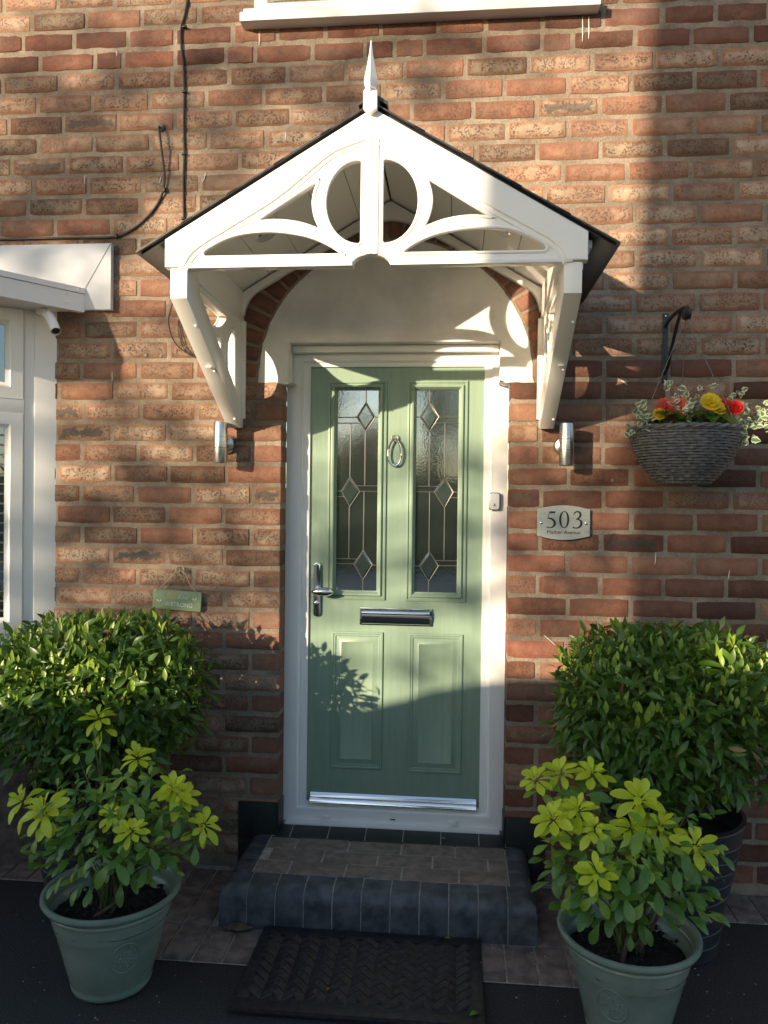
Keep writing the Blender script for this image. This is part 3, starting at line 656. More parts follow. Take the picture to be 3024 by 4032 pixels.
# ------------------------------------------------------------------ house number plaque
pq = empty('house_number_plaque', (.7015, 0, 1.455), 'brushed metal house number plaque with curved edges right of the door', 'plaque')
x0, x1 = .599, .804
lo = [(x0, 1.402)]+[(x0+(x1-x0)*k/12, 1.402-.016*math.sin(math.pi*k/12)) for k in range(1, 12)]+[(x1, 1.402)]
hi = [(x1, 1.508)]+[(x1-(x1-x0)*k/12, 1.508+.016*math.sin(math.pi*k/12)) for k in range(1, 12)]+[(x0, 1.508)]
plate('plate', [lo+hi], .004, .0008, m_plaque, pq, XZ(-.012))
back = plate('backing', [[(a+.002, b-.002) for a, b in lo+hi]], .003, 0, m_clear, pq, XZ(-.0155+.008))
for x in (.614, .789): MB().lathe([(.0055, 0), (.0055, .004), (.002, .006)], 12, (x, -.013, 1.453), ax='y').build('screw', m_chrome, pq)
def stroke(pts, widths, n=6):
    c = [Vector(p) for p in spline([(a, b, 0) for a, b in pts], n)]; m = len(c); W = []
    for i in range(m):
        f = i/(m-1)*(len(widths)-1); k = min(int(f), len(widths)-2); W.append(widths[k]+(widths[k+1]-widths[k])*(f-k))
    L, Rr = [], []
    for i in range(m):
        t = (c[min(i+1, m-1)]-c[max(i-1, 0)]).normalized(); nn = Vector((-t.y, t.x, 0))
        L.append((c[i]+nn*W[i]/2)[:2]); Rr.append((c[i]-nn*W[i]/2)[:2])
    return L+Rr[::-1]
PZ = XZ(-.0145)
def glyph(pts, w, ox, oz, s=.064): plate('numeral_stroke', [[(ox+a*s, oz+b*s) for a, b in stroke(pts, w)]], .0006, 0, m_ink, pq, PZ)
gz = 1.434; gs = .066
glyph([(.06, .06), (.12, .02), (.25, .0), (.42, .06), (.52, .20), (.52, .34), (.42, .48), (.26, .56), (.10, .59)], [.10, .05, .05, .10, .14, .14, .12, .10, .06], .632, gz, gs)
plate('numeral_stroke', [[(.632+a*gs, gz+b*gs) for a, b in ((.085, .56), (.13, .62), (.27, .98), (.22, .98))]], .0006, 0, m_ink, pq, PZ)
plate('numeral_stroke', [[(.632+a*gs, gz+b*gs) for a, b in ((.21, .87), (.53, .87), (.585, .99), (.22, .99))]], .0006, 0, m_ink, pq, XZ(-.0148))
ell = arc(0, .5, .30, .515, 0, 360, 40)[:-1]; eli = arc(0, .5, .175, .475, 0, 360, 40)[:-1]
plate('numeral_stroke', [[(.7035+a*gs, gz+b*gs) for a, b in ell], [(.7035+a*gs, gz+b*gs) for a, b in eli][::-1]], .0006, 0, m_ink, pq, PZ)
glyph([(.04, .80), (.14, .93), (.27, .99), (.42, .93), (.46, .78), (.38, .62), (.20, .53)], [.03, .07, .08, .12, .13, .10, .04], .736, gz, gs)
glyph([(.20, .54), (.40, .50), (.52, .36), (.50, .18), (.36, .04), (.18, .0), (.02, .05)], [.04, .08, .14, .14, .10, .06, .11], .736, gz, gs)
text('lettering', 'Mather Avenue', .0205, m_ink, pq, XZ(-.0145) @ Matrix.Translation((.7015, 1.4165, 0)), sx=1.02)

# ------------------------------------------------------------------ little hanging sign
sg = empty('hanging_sign', (-.87, 0, 1.11), 'small green wooden sign on a string hung on the brick above the left shrub', 'sign')
ta = math.atan2(1.145-1.156, -.764+.97); SM = Matrix.Translation((-.8705, -.016, 1.1105)) @ Matrix.Rotation(-ta, 4, 'Y')
def sgp(me_o): me_o.data.transform(SM); return me_o
b_ = MB().box(-.103, .103, -.005, .008, -.040, .040).build('board', m_signgreen, None, bevel=.0015); b_.data.transform(SM); b_.parent = sg; b_.matrix_parent_inverse = pinv(sg)
def stext(s, size, x, z, m, shear=0.0, al='CENTER'):
    return text('lettering', s, size, m, sg, SM @ XZ(-.0056) @ Matrix.Translation((x, z, 0)), al, shear, .0003, .9)
stext('BEE', .026, -.024, .016, m_gold); stext('Kind', .025, .024, .015, m_palegreen, .45)
stext('Bee', .024, -.034, -.016, m_palegreen, .45); stext('STRONG', .026, .022, -.018, m_cream)
for bx, bz in ((-.075, -.010), (.075, .006)):
    for dx, dz, r in ((0, 0, .0042), (.001, -.003, .003)): 
        o = MB().lathe([(r, 0), (r*.6, .0006)], 8, (bx+dx, -.0052, bz+dz), ax='y').build('bee_mark', m_gold, None); o.data.transform(SM); o.parent = sg; o.matrix_parent_inverse = pinv(sg)
    for w in (-1, 1):
        o = MB().add([(bx, -.0056, bz), (bx+w*.010, -.0056, bz+.004), (bx+w*.007, -.0056, bz+.011)], [(0, 1, 2)]).build('bee_wing', m_cream, None); o.data.transform(SM); o.parent = sg; o.matrix_parent_inverse = pinv(sg)
hL = SM @ Vector((-.090, -.0055, .030)); hR = SM @ Vector((.090, -.0055, .027)); nail = Vector((-.858, -.014, 1.246))
MB().tube([hL, hL.lerp(nail, .5)+Vector((.003, -.004, 0)), nail+Vector((-.006, 0, 0)), nail+Vector((0, 0, .004)), nail+Vector((.010, -.002, -.002)), hR.lerp(nail, .45)+Vector((-.003, -.004, 0)), hR], .0018, 6).build('string', m_string, sg)
for dx in (-.012, .012): MB().tube(spline([nail+Vector((dx, -.004, .004)), nail+Vector((dx*1.4, -.008, -.006)), nail+Vector((dx*1.2, -.004, -.022)), nail+Vector((dx*.6, -.002, -.012))], 4), .0032, 6).build('knot', m_string, sg)
MB().tube([nail+Vector((-.002, -.004, -.004)), nail+Vector((-.003, -.006, -.034))], .0014, 5).build('string_end', m_string, sg)
MB().lathe([(.002, 0), (.002, .016), (.004, .018)], 8, (nail.x, 0, nail.z), ax='y').build('nail', m_black, sg)

# ------------------------------------------------------------------ basket bracket, basket, plants
BX, BY = 1.10, -.225
bk = empty('basket_bracket', (1.083, 0, 2.0), 'black iron bracket fixed to the brick above the wicker basket', 'bracket')
MB().box(1.072, 1.094, -.006, -.0005, 2.005, 2.278).build('wall_bar', m_black, bk, bevel=.002)
arm = spline([(1.083, -.006, 2.228), (1.083, -.07, 2.242), (1.084, -.16, 2.246), (1.086, -.25, 2.240), (1.087, -.285, 2.228), (1.087, -.283, 2.206), (1.087, -.262, 2.203)], 4)
ar_ = MB(); ar_.tube(arm, .0075, 8); ar_.build('arm', m_black, bk)
MB().tube(spline([(1.083, -.006, 2.045), (1.083, -.045, 2.06), (1.084, -.09, 2.12), (1.085, -.15, 2.19), (1.086, -.20, 2.236)], 5), .0065, 8).build('brace', m_black, bk)
MB().lathe([(.020, -.012), (.021, 0), (.020, .012)], 20, (1.087, -.270, 2.213), ax='x').build('end_scroll', m_black, bk)
for z in (2.268, 2.016): MB().lathe([(.004, 0), (.0035, .004), (.001, .005)], 10, (1.083, -.006, z), ax='y').build('screw', m_steel, bk)
bs = empty('hanging_basket', (BX, BY, 1.61), 'round grey wicker hanging basket of flowers on the right wall', 'basket')
nr = 20; wz0, wz1 = 1.612, 1.795
for k in range(nr):
    f = k/(nr-1); z = wz0+(wz1-wz0)*f; rad = .088+(.186-.088)*math.sin(f*math.pi/2)**.85
    pts = []
    for i in range(72):
        a = 2*math.pi*i/72; w = .0026*math.cos(18*a+math.pi*(k % 2)); pts.append((BX+(rad+w)*math.cos(a), BY+(rad+w)*math.sin(a), z))
    MB().tube(pts, .0052, 6, closed=True).build('wicker_strand', m_wick, bs)
for i in range(36):
    a = 2*math.pi*(i+.5)/36
    MB().tube([(BX+(.083+(.186-.088)*math.sin(f*math.pi/2)**.85)*math.cos(a), BY+(.083+(.186-.088)*math.sin(f*math.pi/2)**.85)*math.sin(a), wz0-.006+(wz1-wz0+.006)*f) for f in (0, .15, .35, .6, 1)], .003, 5).build('stake', m_wick, bs)
for k in range(2):
    pts = [(BX+(.190+.005*math.cos(14*a+math.pi*k))*math.cos(a), BY+(.190+.005*math.cos(14*a+math.pi*k))*math.sin(a), wz1+.008+.004*math.sin(14*a+math.pi*k)) for a in [2*math.pi*i/80 for i in range(80)]]
    MB().tube(pts, .0058, 6, closed=True).build('rim_strand', m_wick, bs)
MB().lathe([(.01, 1.606), (.086, 1.606), (.086, 1.614)], 30, (BX, BY, 0)).build('base', m_wick, bs)
MB().lathe([(.178, 1.765), (.12, 1.785), (.01, 1.79)], 30, (BX, BY, 0), cap0=False).build('soil', m_soil, bs)
hook = Vector((1.087, -.262, 2.200))
for a in (200, 320, 80):
    e_ = Vector((BX+.185*math.cos(R(a)), BY+.185*math.sin(R(a)), wz1+.01)); nl = 34
    ch = MB()
    for i in range(nl):
        p0 = e_.lerp(hook, i/nl); p1 = e_.lerp(hook, (i+1.12)/nl); ch.tube([p0, p1], .0019 if i % 2 else .0012, 5)
    ch.build('chain', m_grey, bs)

def leaf_mesh(name, l, w, prof, fold=.18, curl=.12, mats=(), ny=5, twist=0.0, serr=None):
    """leaf along +Y, normal +Z, base at origin"""
    vs = []; fs = []; n = len(prof)
    for i, pw in enumerate(prof):
        t = i/(n-1); y = l*t*(1-.08*t); z = -curl*l*t*t+.02*l*math.sin(t*3)
        hw = max(.0004, w*pw/2); tw = twist*t
        for sx in (-1, -.5, 0, .5, 1) if serr == 'fine' else (-1, 0, 1):
            vs.append((hw*sx*math.cos(tw), y, z+abs(sx)*hw*fold+hw*sx*math.sin(tw)))
    k = 5 if serr == 'fine' else 3
    for i in range(n-1):
        for j in range(k-1): fs.append((i*k+j, i*k+j+1, (i+1)*k+j+1, (i+1)*k+j))
    me = bpy.data.meshes.new(name); me.from_pydata(vs, [], fs)
    for m_ in mats: me.materials.append(m_)
    me.polygons.foreach_set('use_smooth', [True]*len(fs))
    if serr == 'fine':
        for p in me.polygons: p.material_index = 1 if (p.index % 4) in (0, 3) else 0
    return me
OBO = (.10, .30, .58, .85, 1.0, .98, .76, .26); ELL = (.10, .60, .95, 1.0, .85, .5, .05); IVY = (.25, .95, .80, 1.0, .62, .40, .05)
def basis(loc, d, nrm, s=1.0, roll=0.0):
    d = Vector(d).normalized(); nrm = Vector(nrm); nrm = (nrm-d*nrm.dot(d))
    if nrm.length < 1e-4: nrm = d.orthogonal()
    nrm.normalize()
    if roll: nrm = Matrix.Rotation(roll, 3, d) @ nrm
    x = d.cross(nrm)
    m = Matrix(((x.x, d.x, nrm.x, 0), (x.y, d.y, nrm.y, 0), (x.z, d.z, nrm.z, 0), (0, 0, 0, 1)))
    return Matrix.Translation(loc) @ m @ Matrix.Diagonal((s, s, s, 1))
def place(name, me, parent, mw):
    o = bpy.data.objects.new(name, me); col.objects.link(o); o.parent = parent; o.matrix_parent_inverse = pinv(parent); o.matrix_basis = mw; return o
# ivy
iv_meshes = [leaf_mesh('ivy_leaf', .030, .026, IVY, .15, .15, (m_ivy, m_ivyedge), serr='fine') for _ in range(1)]+[leaf_mesh('ivy_leaf', .024, .022, IVY, .3, .2, (m_ivy, m_ivyedge), serr='fine')]
ri = random.Random(21)
iv = empty('ivy_plant', (BX, BY, 1.79), 'variegated cream and green ivy trailing round the basket rim', 'plant')
ivy_pts = [(1.046, -.25, 1.94), (1.063, -.3, 1.902), (1.07, -.34, 1.855), (1.182, -.2, 1.941), (1.285, -.2, 1.925), (.931, -.28, 1.868), (.951, -.3, 1.847), (.91, -.3, 1.792), (1.27, -.28, 1.868), (1.347, -.25, 1.817), (1.288, -.3, 1.781), (1.381, -.22, 1.857), (1.258, -.3, 1.824), (1.116, -.3, 1.878), (.958, -.32, 1.821), (1.30, -.27, 1.800), (1.40, -.22, 1.87), (1.37, -.24, 1.828)]
for p in ivy_pts:
    p = Vector(p); root = Vector((BX+(p.x-BX)*.55, BY+(p.y-BY)*.5, 1.79)); mid = root.lerp(p, .6)+Vector((0, 0, .02))
    MB().tube(spline([root, mid, p], 4), .0016, 5).build('stem', m_stem, iv)
    for k in range(8):
        q = p+Vector((ri.uniform(-.03, .03), ri.uniform(-.02, .02), ri.uniform(-.028, .028)))
        d = Vector((ri.uniform(-1, 1), ri.uniform(-.9, .1), ri.uniform(-.6, .8)))
        place('leaf', ri.choice(iv_meshes), iv, basis(q, d, (ri.uniform(-.4, .4), -1, ri.uniform(0, .8)), ri.uniform(.75, 1.15)))
# begonias
pet = {}
def bloom(parent, c, r, m, seed):
    rr = random.Random(seed); f = MB()
    ctr = Vector(c); ax = Vector((rr.uniform(-.3, .3), -1, rr.uniform(.2, .6))).normalized(); e1 = ax.orthogonal().normalized(); e2 = ax.cross(e1)
    for ringi, (n, rad, tilt) in enumerate(((7, 1.0, .25), (6, .75, .55), (5, .5, .9), (3, .28, 1.2))):
        for k in range(n):
            a = 2*math.pi*(k+rr.random()*.5)/n; d = (math.cos(a)*e1+math.sin(a)*e2); sd_ = ax.cross(d)
            rows_ = []
            for t, w in ((.05, .12), (.4, .42), (.75, .52), (1.0, .30)):
                base = ctr+d*rad*r*t*math.cos(tilt*t)+ax*(rad*r*t*math.sin(tilt*t)+.10*r*ringi)
                rows_.append([base-sd_*w*rad*r, base+ax*.08*r*rr.uniform(-1, 1), base+sd_*w*rad*r])
            vs = [q+ax*rr.uniform(-.03, .03)*r for g in rows_ for q in g]
            f.add(vs, [(i*3+j, i*3+j+1, i*3+4+j, i*3+3+j) for i in range(3) for j in range(2)])
    me = bpy.data.meshes.new('bloom'); me.from_pydata(f.v, [], f.f); me.polygons.foreach_set('use_smooth', [True]*len(me.polygons))
    return put('bloom', me, m, parent)
beg_leaf = [leaf_mesh('begonia_leaf', .07, .06, (.3, .9, 1, .95, .7, .35, .04), .2, .25, (m_dgreen,)), leaf_mesh('begonia_leaf', .055, .05, (.3, .9, 1, .9, .6, .3, .04), .3, .3, (m_dgreen,))]
for lab, blooms, cx in (('coral red begonia in flower at the left of the wicker basket', [((1.01, -.30, 1.868), .042, m_coral), ((1.060, -.30, 1.876), .039, m_coral), ((.985, -.32, 1.848), .024, m_yelp)], 1.03),
                        ('yellow begonia in flower in the middle of the wicker basket', [((1.155, -.33, 1.888), .037, m_yelp), ((1.180, -.33, 1.868), .030, m_yelp)], 1.13),
                        ('deep red begonia in flower at the right of the wicker basket', [((1.207, -.30, 1.880), .033, m_redp), ((1.247, -.31, 1.872), .029, m_redp)], 1.22)):
    t = empty('begonia_plant', (cx, BY, 1.785), lab, 'flower', 'begonias in the hanging basket')
    for i, (c, r_, m_) in enumerate(blooms):
        bloom(t, c, r_, m_, int(cx*1000)+i); MB().tube(spline([(cx, BY, 1.78), (c[0], (c[1]+BY)/2, 1.83), (c[0], c[1]+.012, c[2]-.005)], 4), .003, 5).build('stem', m_stem, t)
    for k in range(26):
        q = Vector((cx+ri.uniform(-.07, .07), BY+ri.uniform(-.14, .06), 1.79+ri.uniform(.002, .055)))
        place('leaf', ri.choice(beg_leaf), t, basis(q, (ri.uniform(-1, 1), ri.uniform(-1, .2), ri.uniform(-.1, .6)), (0, -.4, 1), ri.uniform(.8, 1.2)))

# ------------------------------------------------------------------ cables
cb = empty('black_cable', (-.862, 0, 2.67), 'black cable clipped straight down the brick left of the canopy', 'cable')
MB().tube(spline([(-.853, -.0052, 4.6), (-.853, -.0052, 3.66), (-.853, -.0052, 3.584), (-.862, -.0052, 3.528), (-.877, -.0052, 3.472), (-.876, -.0052, 3.396), (-.866, -.0052, 3.32), (-.861, -.0052, 3.206), (-.862, -.0052, 3.093), (-.859, -.0052, 2.96), (-.862, -.0052, 2.827), (-.857, -.0052, 2.62)], 6), .0044, 8).build('sheath', m_cable, cb)
for z in (3.475, 3.21, 2.955, 2.69): MB().box(-.870, -.852, -.015, -.001, z-.004, z+.004).build('clip', m_cable, cb, bevel=.002)
cb = empty('black_cable', (-.962, 0, 3.064), 'black cable looping from a grey wall plug down to the left edge', 'cable')
MB().tube(spline([(-.962, .0, 3.066), (-.961, -.022, 3.062), (-.955, -.030, 3.03), (-.945, -.026, 2.943), (-.940, -.014, 2.876), (-.946, -.009, 2.81), (-.972, -.0052, 2.753), (-1.015, -.0052, 2.701), (-1.07, -.0052, 2.656), (-1.146, -.0052, 2.623), (-1.25, -.0052, 2.619), (-1.412, -.0052, 2.621), (-1.575, -.0052, 2.62), (-2.2, -.0052, 2.619)], 6), .0044, 8).build('sheath', m_cable, cb)
MB().lathe([(.016, 0), (.016, .006), (.010, .012)], 14, (-.962, -.001, 3.070), ax='y').build('wall_grommet', m_grey, cb)
for x, z in ((-1.146, 2.623), (-.942, 2.81)): MB().box(x-.005, x+.005, -.015, -.001, z-.009, z+.009).build('clip', m_cable, cb, bevel=.002)
cb = empty('thin_wire', (-.88, 0, 2.35), 'thin brown wires looping behind the left canopy bracket', 'wire')
MB().tube(spline([(-.80, -.02, 2.40), (-.882, -.03, 2.35), (-.905, -.035, 2.293), (-.909, -.035, 2.255), (-.9, -.03, 2.207), (-.88, -.022, 2.168), (-.847, -.012, 2.14), (-.784, -.01, 2.111), (-.66, -.01, 2.09)], 6), .0026, 6).build('strand', m_wire, cb)
MB().tube(spline([(-.80, -.01, 2.39), (-.878, -.008, 2.342), (-.874, -.008, 2.275), (-.863, -.008, 2.198), (-.839, -.008, 2.15), (-.794, -.008, 2.121), (-.66, -.008, 2.10)], 6), .0022, 6).build('strand', m_wire, cb)

# ------------------------------------------------------------------ bay window at the left
bay = empty('bay_window', (-1.6, 0, 0), 'white framed bay window with boxed eaves at the left edge', 'window', kind='thing')
ang = R(39); dirb = Vector((-math.cos(ang), -math.sin(ang), 0)); nb_ = Vector((math.sin(ang), -math.cos(ang), 0)); O = Vector((-1.412, 0, 0))
def bp(s, off, z): p = O+dirb*s+nb_*off; return (p.x, p.y, z)
def bbox(s0, s1, o0, o1, z0, z1): return MB().add([bp(s0, o0, z0), bp(s1, o0, z0), bp(s1, o1, z0), bp(s0, o1, z0), bp(s0, o0, z1), bp(s1, o0, z1), bp(s1, o1, z1), bp(s0, o1, z1)], [(0, 3, 2, 1), (4, 5, 6, 7), (0, 1, 5, 4), (1, 2, 6, 5), (2, 3, 7, 6), (3, 0, 4, 7)])
bbox(-.06, .082, -.06, .0, .80, 2.40).build('corner_board', m_white, bay, bevel=.004)
def bring(s0, s1, z0, z1, prof, name, parent=bay):
    vs = []
    for d, o_ in prof: vs += [bp(s0+d, o_, z0+d), bp(s1-d, o_, z0+d), bp(s1-d, o_, z1-d), bp(s0+d, o_, z1-d)]
    n = len(prof)
    return MB().add(vs, [(i*4+k, i*4+(k+1) % 4, i*4+4+(k+1) % 4, i*4+4+k) for i in range(n-1) for k in range(4)]).build(name, m_white, parent)
bf = bring(.082, .80, .93, 2.34, [(0, -.06), (0, -.006), (.035, -.004), (.045, -.014)], 'frame')
bring(.127, .76, 1.935, 2.300, [(-.006, -.05), (-.006, -.012), (.0, .004), (.046, .006), (.058, -.008), (.066, -.012)], 'top_sash')
bring(.127, .76, .97, 1.875, [(-.006, -.05), (-.006, -.012), (.0, .004), (.046, .006), (.058, -.008), (.066, -.012)], 'lower_sash')
bbox(.12, .77, -.055, .001, 1.872, 1.938).build('transom', m_white, bay, bevel=.004)
bbox(.14, .75, -.022, -.016, 1.95, 2.29).build('pane', m_clear, bay); pn = bbox(.14, .75, -.022, -.016, .98, 1.865).build('pane', m_clear, bay)
for k in range(20): bbox(.19, .70, -.0155, -.0125, 1.06+.040*k, 1.068+.040*k).build('blind_slat', m_grey, pn)
bbox(.06, .85, -.06, .05, .90, .93).build('sill', m_white, bay, bevel=.004)
bbox(.0, .86, -.12, .0, .0, .90).build('base_wall', m_paver, bay)
# roof box
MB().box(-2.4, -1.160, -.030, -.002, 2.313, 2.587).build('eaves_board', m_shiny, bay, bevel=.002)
MB().add([(-1.1625, -.0312, 2.585), (-1.272, -.0312, 2.400), (-1.270, -.0312, 2.398), (-1.1605, -.0312, 2.583)], [(0, 1, 2, 3)]).build('mitre_joint', m_grey, bay)
ca, cc = Vector((-1.272, -.031)), Vector((-1.272-1.2*math.cos(R(53)), -.031-1.2*math.sin(R(53))))
for z0, z1, o_ in ((2.302, 2.376, 0.0), (2.378, 2.400, .006)):
    nx, ny = math.sin(R(53))*o_, -math.cos(R(53))*o_
    MB().add([(ca.x+nx, ca.y+ny, z0), (cc.x+nx, cc.y+ny, z0), (cc.x+nx, cc.y+ny, z1), (ca.x+nx, ca.y+ny, z1), (ca.x-.03, ca.y+.018, z0), (cc.x-.03, cc.y+.02, z0), (cc.x-.03, cc.y+.02, z1), (ca.x-.03, ca.y+.018, z1)], [(0, 1, 2, 3), (7, 6, 5, 4), (0, 4, 5, 1), (3, 2, 6, 7), (0, 3, 7, 4), (1, 5, 6, 2)]).build('fascia', m_white, bay)
MB().prism([(ca.x, ca.y), (cc.x, cc.y), (-2.4, cc.y), (-2.4, -.031)], lambda p: (p[0]-.012, p[1], 2.306), lambda p: (p[0]-.012, p[1], 2.320)).build('soffit', m_white, bay)
MB().prism([(ca.x, ca.y), (cc.x, cc.y), (-2.4, cc.y), (-2.4, -.031)], lambda p: (p[0]-.012, p[1], 2.386), lambda p: (p[0]-.012, p[1], 2.402)).build('roof_deck', m_grey, bay)
for x, y, z in ((-1.288, -.062, 2.388), (-1.315, -.094, 2.362), (-1.315, -.094, 2.328)): MB().lathe([(.0005, .004), (.005, .002), (.005, 0)], 8, (x, y-.001, z), ax='y').build('screw_cap', m_white, bay)
pp = MB(); pp.tube(spline([(-1.45, -.06, 2.305), (-1.40, -.10, 2.285), (-1.345, -.15, 2.232), (-1.315, -.18, 2.190)], 4), .019, 14, cap=False); pp.tube([(-1.345, -.15, 2.232), (-1.318, -.177, 2.196)], .015, 12, cap=True); pp.build('overflow_pipe', m_white, bay)
MB().lathe([(.0145, 0), (.0145, .001)], 12, (0, 0, 0)).build('pipe_mouth', m_ink, bay).matrix_basis = basis((-1.3165, -.1785, 2.1935), (1, 0, .6), (.0300, -.0300, -.042))

# ------------------------------------------------------------------ doorstep
step = empty('doorstep', (0.01, -.2, 0), 'brick doorstep with a rounded blue brick nosing below the door', 'doorstep', kind='thing')
SX0, SX1, SY, SZ = -.552, .576, -.447, .152

nbk = 11; w = (SX1-SX0)/nbk
prof = [(SY, .0), (SY, .100)]+[(SY+.050-.050*math.cos(R(a)), .102+.050*math.sin(R(a))) for a in (15, 30, 45, 60, 75, 90)]+[(-.335, SZ), (-.335, .0)]
rs = random.Random(9)
cr = MB(); cr.prism([(a+.0035 if a < -.40 else a, b-.0025*(b > .09)) for a, b in prof[:-2]]+[(-.012, SZ-.0009), (-.012, 0)], lambda p: (SX0+.045, p[0], p[1]), lambda p: (SX1-.045, p[0], p[1])); cr.build('mortar_core', m_joint, step)
for k in range(nbk):
    a = SX0+k*w+.002; b = SX0+(k+1)*w-.002; dy = rs.uniform(-.0012, .0012); dz = rs.uniform(-.001, .001)
    if k in (0, nbk-1):
        m_ = MB(); n_ = len(prof); vs = []
        s_ = -1 if k == 0 else 1; xo = a if k == 0 else b; xi = b if k == 0 else a
        cols = [(xo, 1)]+[(xo-s_*(.04-.04*math.cos(R(t))), 1) for t in (30, 60, 90)]+[(xi, 1)]
        zs = [SZ-.04]+[SZ-.04+.04*math.sin(R(t)) for t in (30, 60, 90)]+[SZ]
        for (x, _), zm in zip(cols, zs): vs += [(x, p[0]+dy, min(p[1], zm)) for p in prof]
        fs = [(i*n_+j, i*n_+(j+1) % n_, (i+1)*n_+(j+1) % n_, (i+1)*n_+j) for i in range(len(cols)-1) for j in range(n_)]+[tuple(range(n_))[::-1], tuple((len(cols)-1)*n_+j for j in range(n_))]
        m_.add(vs, fs); m_.build('nosing_brick', m_bull, step)
    else:
        m_ = MB(); m_.prism(prof, lambda p: (a, p[0]+dy, p[1]+dz*(p[1] > .05)), lambda p: (b, p[0]+dy, p[1]+dz*(p[1] > .05))); m_.build('nosing_brick', m_bull, step, bevel=.002)
for s_, xo, xi in ((-1, SX0, -.462), (1, SX1, .488)):
    nn = 3
    for k in range(nn):
        y0 = -.332+k*.108; y1 = y0+.105
        pr = [(xo, 0), (xo, SZ-.045)]+[(xo-s_*(.045-.045*math.cos(R(t))), SZ-.045+.045*math.sin(R(t))) for t in (22, 45, 67, 90)]+[(xi, SZ), (xi, 0)]
        m_ = MB(); m_.prism(pr, lambda p: (p[0], y0, p[1]), lambda p: (p[0], min(y1, -.012), p[1])); m_.build('nosing_brick', m_bull, step, bevel=.0015)
for r_, (y0, off) in enumerate(((-.330, .13), (-.229, .03), (-.128, .115))):
    x = -.456-.21+off
    while x < .484:
        a = max(x, -.456); b = min(x+.203, .484)
        if b-a > .03: MB().box(a, b, y0, y0+.094, .10, SZ+.0015+rs.uniform(-.001, .001)).build('paving_brick', m_topbrick, step, bevel=.002)
        x += .211
# tiled door sill
sill = empty('tiled_sill', (0.02, 0.0, .15), 'row of black quarry tiles with pale joints below the door frame', 'sill', kind='thing')
MB().add([(-.444, -.029, .1530), (.492, -.029, .1530), (.492, .062, .1689), (-.444, .062, .1689), (-.444, -.029, .10), (.492, -.029, .10), (.492, .062, .10), (-.444, .062, .10)], [(0, 1, 2, 3), (4, 7, 6, 5), (0, 4, 5, 1), (1, 5, 6, 2), (2, 6, 7, 3), (3, 7, 4, 0)]).build('bedding', m_joint, sill)
xs = [-.446, -.392, -.238, -.086, .068, .221, .376, .430, .492]; xs = [-.446, -.385, -.230, -.076, .078, .232, .386, .492]
for a, b in zip(xs[:-1], xs[1:]):
    a += .0016; b -= .0016
    MB().add([(a, -.030, .1535), (b, -.030, .1535), (b, .062, .1695), (a, .062, .1695), (a, -.030, .147), (b, -.030, .147), (b, .062, .160), (a, .062, .160)], [(0, 1, 2, 3), (4, 7, 6, 5), (0, 4, 5, 1), (1, 5, 6, 2), (2, 6, 7, 3), (3, 7, 4, 0)]).build('tile', m_tile, sill, bevel=.001)
MB().tube([(-.456, -.030, .146), (.504, -.030, .146)], .0085, 10).build('nosing', m_tile, sill)

# ------------------------------------------------------------------ block paving border
pave = empty('paving', (0, 0, 0), 'reddish brown block paving border round the step and along the wall', 'paving', kind='structure')
bed = MB()
for x0, x1, y0, y1 in ((-3.3, -.785, -.212, 0), (-.785, -.56, -.664, 0), (-.56, .80, -.664, -.40), (.58, .80, -.40, 0), (.80, 3.3, -.212, 0)):
    bed.add([(x0, y0, .004), (x1, y0, .004), (x1, y1, .004), (x0, y1, .004)], [(0, 1, 2, 3)])
bed.build('joint_bed', m_joint, pave)
pv = [MB().box(-.0485, .0485, -.101, .101, -.03, .010+.0004*k).build('paver', m_paver, None, bevel=.003).data for k in range(3)]
for o in [o for o in bpy.data.objects if o.name.startswith('paver')]: bpy.data.objects.remove(o)
def paver(x, y, rot=0.0):
    o = bpy.data.objects.new('paver', rs.choice(pv)); col.objects.link(o); o.parent = pave; o.location = (x, y, rs.uniform(-.0015, .001)); o.rotation_euler = (rs.uniform(-.006, .006), rs.uniform(-.006, .006), rot+rs.uniform(-.008, .008))
for k in range(15): paver(-.733+.1035*k, -.557)
for k in range(5):
    for xx in (-.733, -.630): paver(xx, -.349+.206*k*1.0) if k < 2 else None
    for xx in (.64, .744): paver(xx, -.349+.206*k*1.0) if k < 2 else None
x = -.838
while x > -2.4: paver(x, -.105); x -= .1035
x = .856
while x < 2.4: paver(x, -.105); x += .1035

# ------------------------------------------------------------------ doormat
mat_ = empty('doormat', (0, -.67, 0), 'black rubber doormat with woven relief lying before the step', 'doormat')
mx0, mx1, my0, my1 = -.381, .380, -.905, -.452
MB().box(mx0, mx1, my0, my1, .010, .020).build('base', m_rubber, mat_, bevel=.003)
MB().add([], [])
bdm = MB()
for a in ((mx0+.004, mx1-.004, my0+.004, my0+.050), (mx0+.004, mx1-.004, my1-.050, my1-.004), (mx0+.004, mx0+.050, my0+.052, my1-.052), (mx1-.050, mx1-.004, my0+.052, my1-.052)): bdm.box(*a, .0195, .0235)
bdm.build('border', m_rubber, mat_, bevel=.0015)
slat = MB()
slat.add([(-.034, -.0150, 0), (.034, -.0150, .001), (.034, .0150, .001), (-.034, .0150, 0), (-.030, -.0125, .0030), (.032, -.0115, .0125), (.032, .0115, .0125), (-.030, .0125, .0030)], [(4, 5, 6, 7), (0, 1, 5, 4), (1, 2, 6, 5), (2, 3, 7, 6), (3, 0, 4, 7)])
sm_ = slat.mesh('weave'); sm_.materials.append(m_rubber)
nxw, nyw = 10, 8
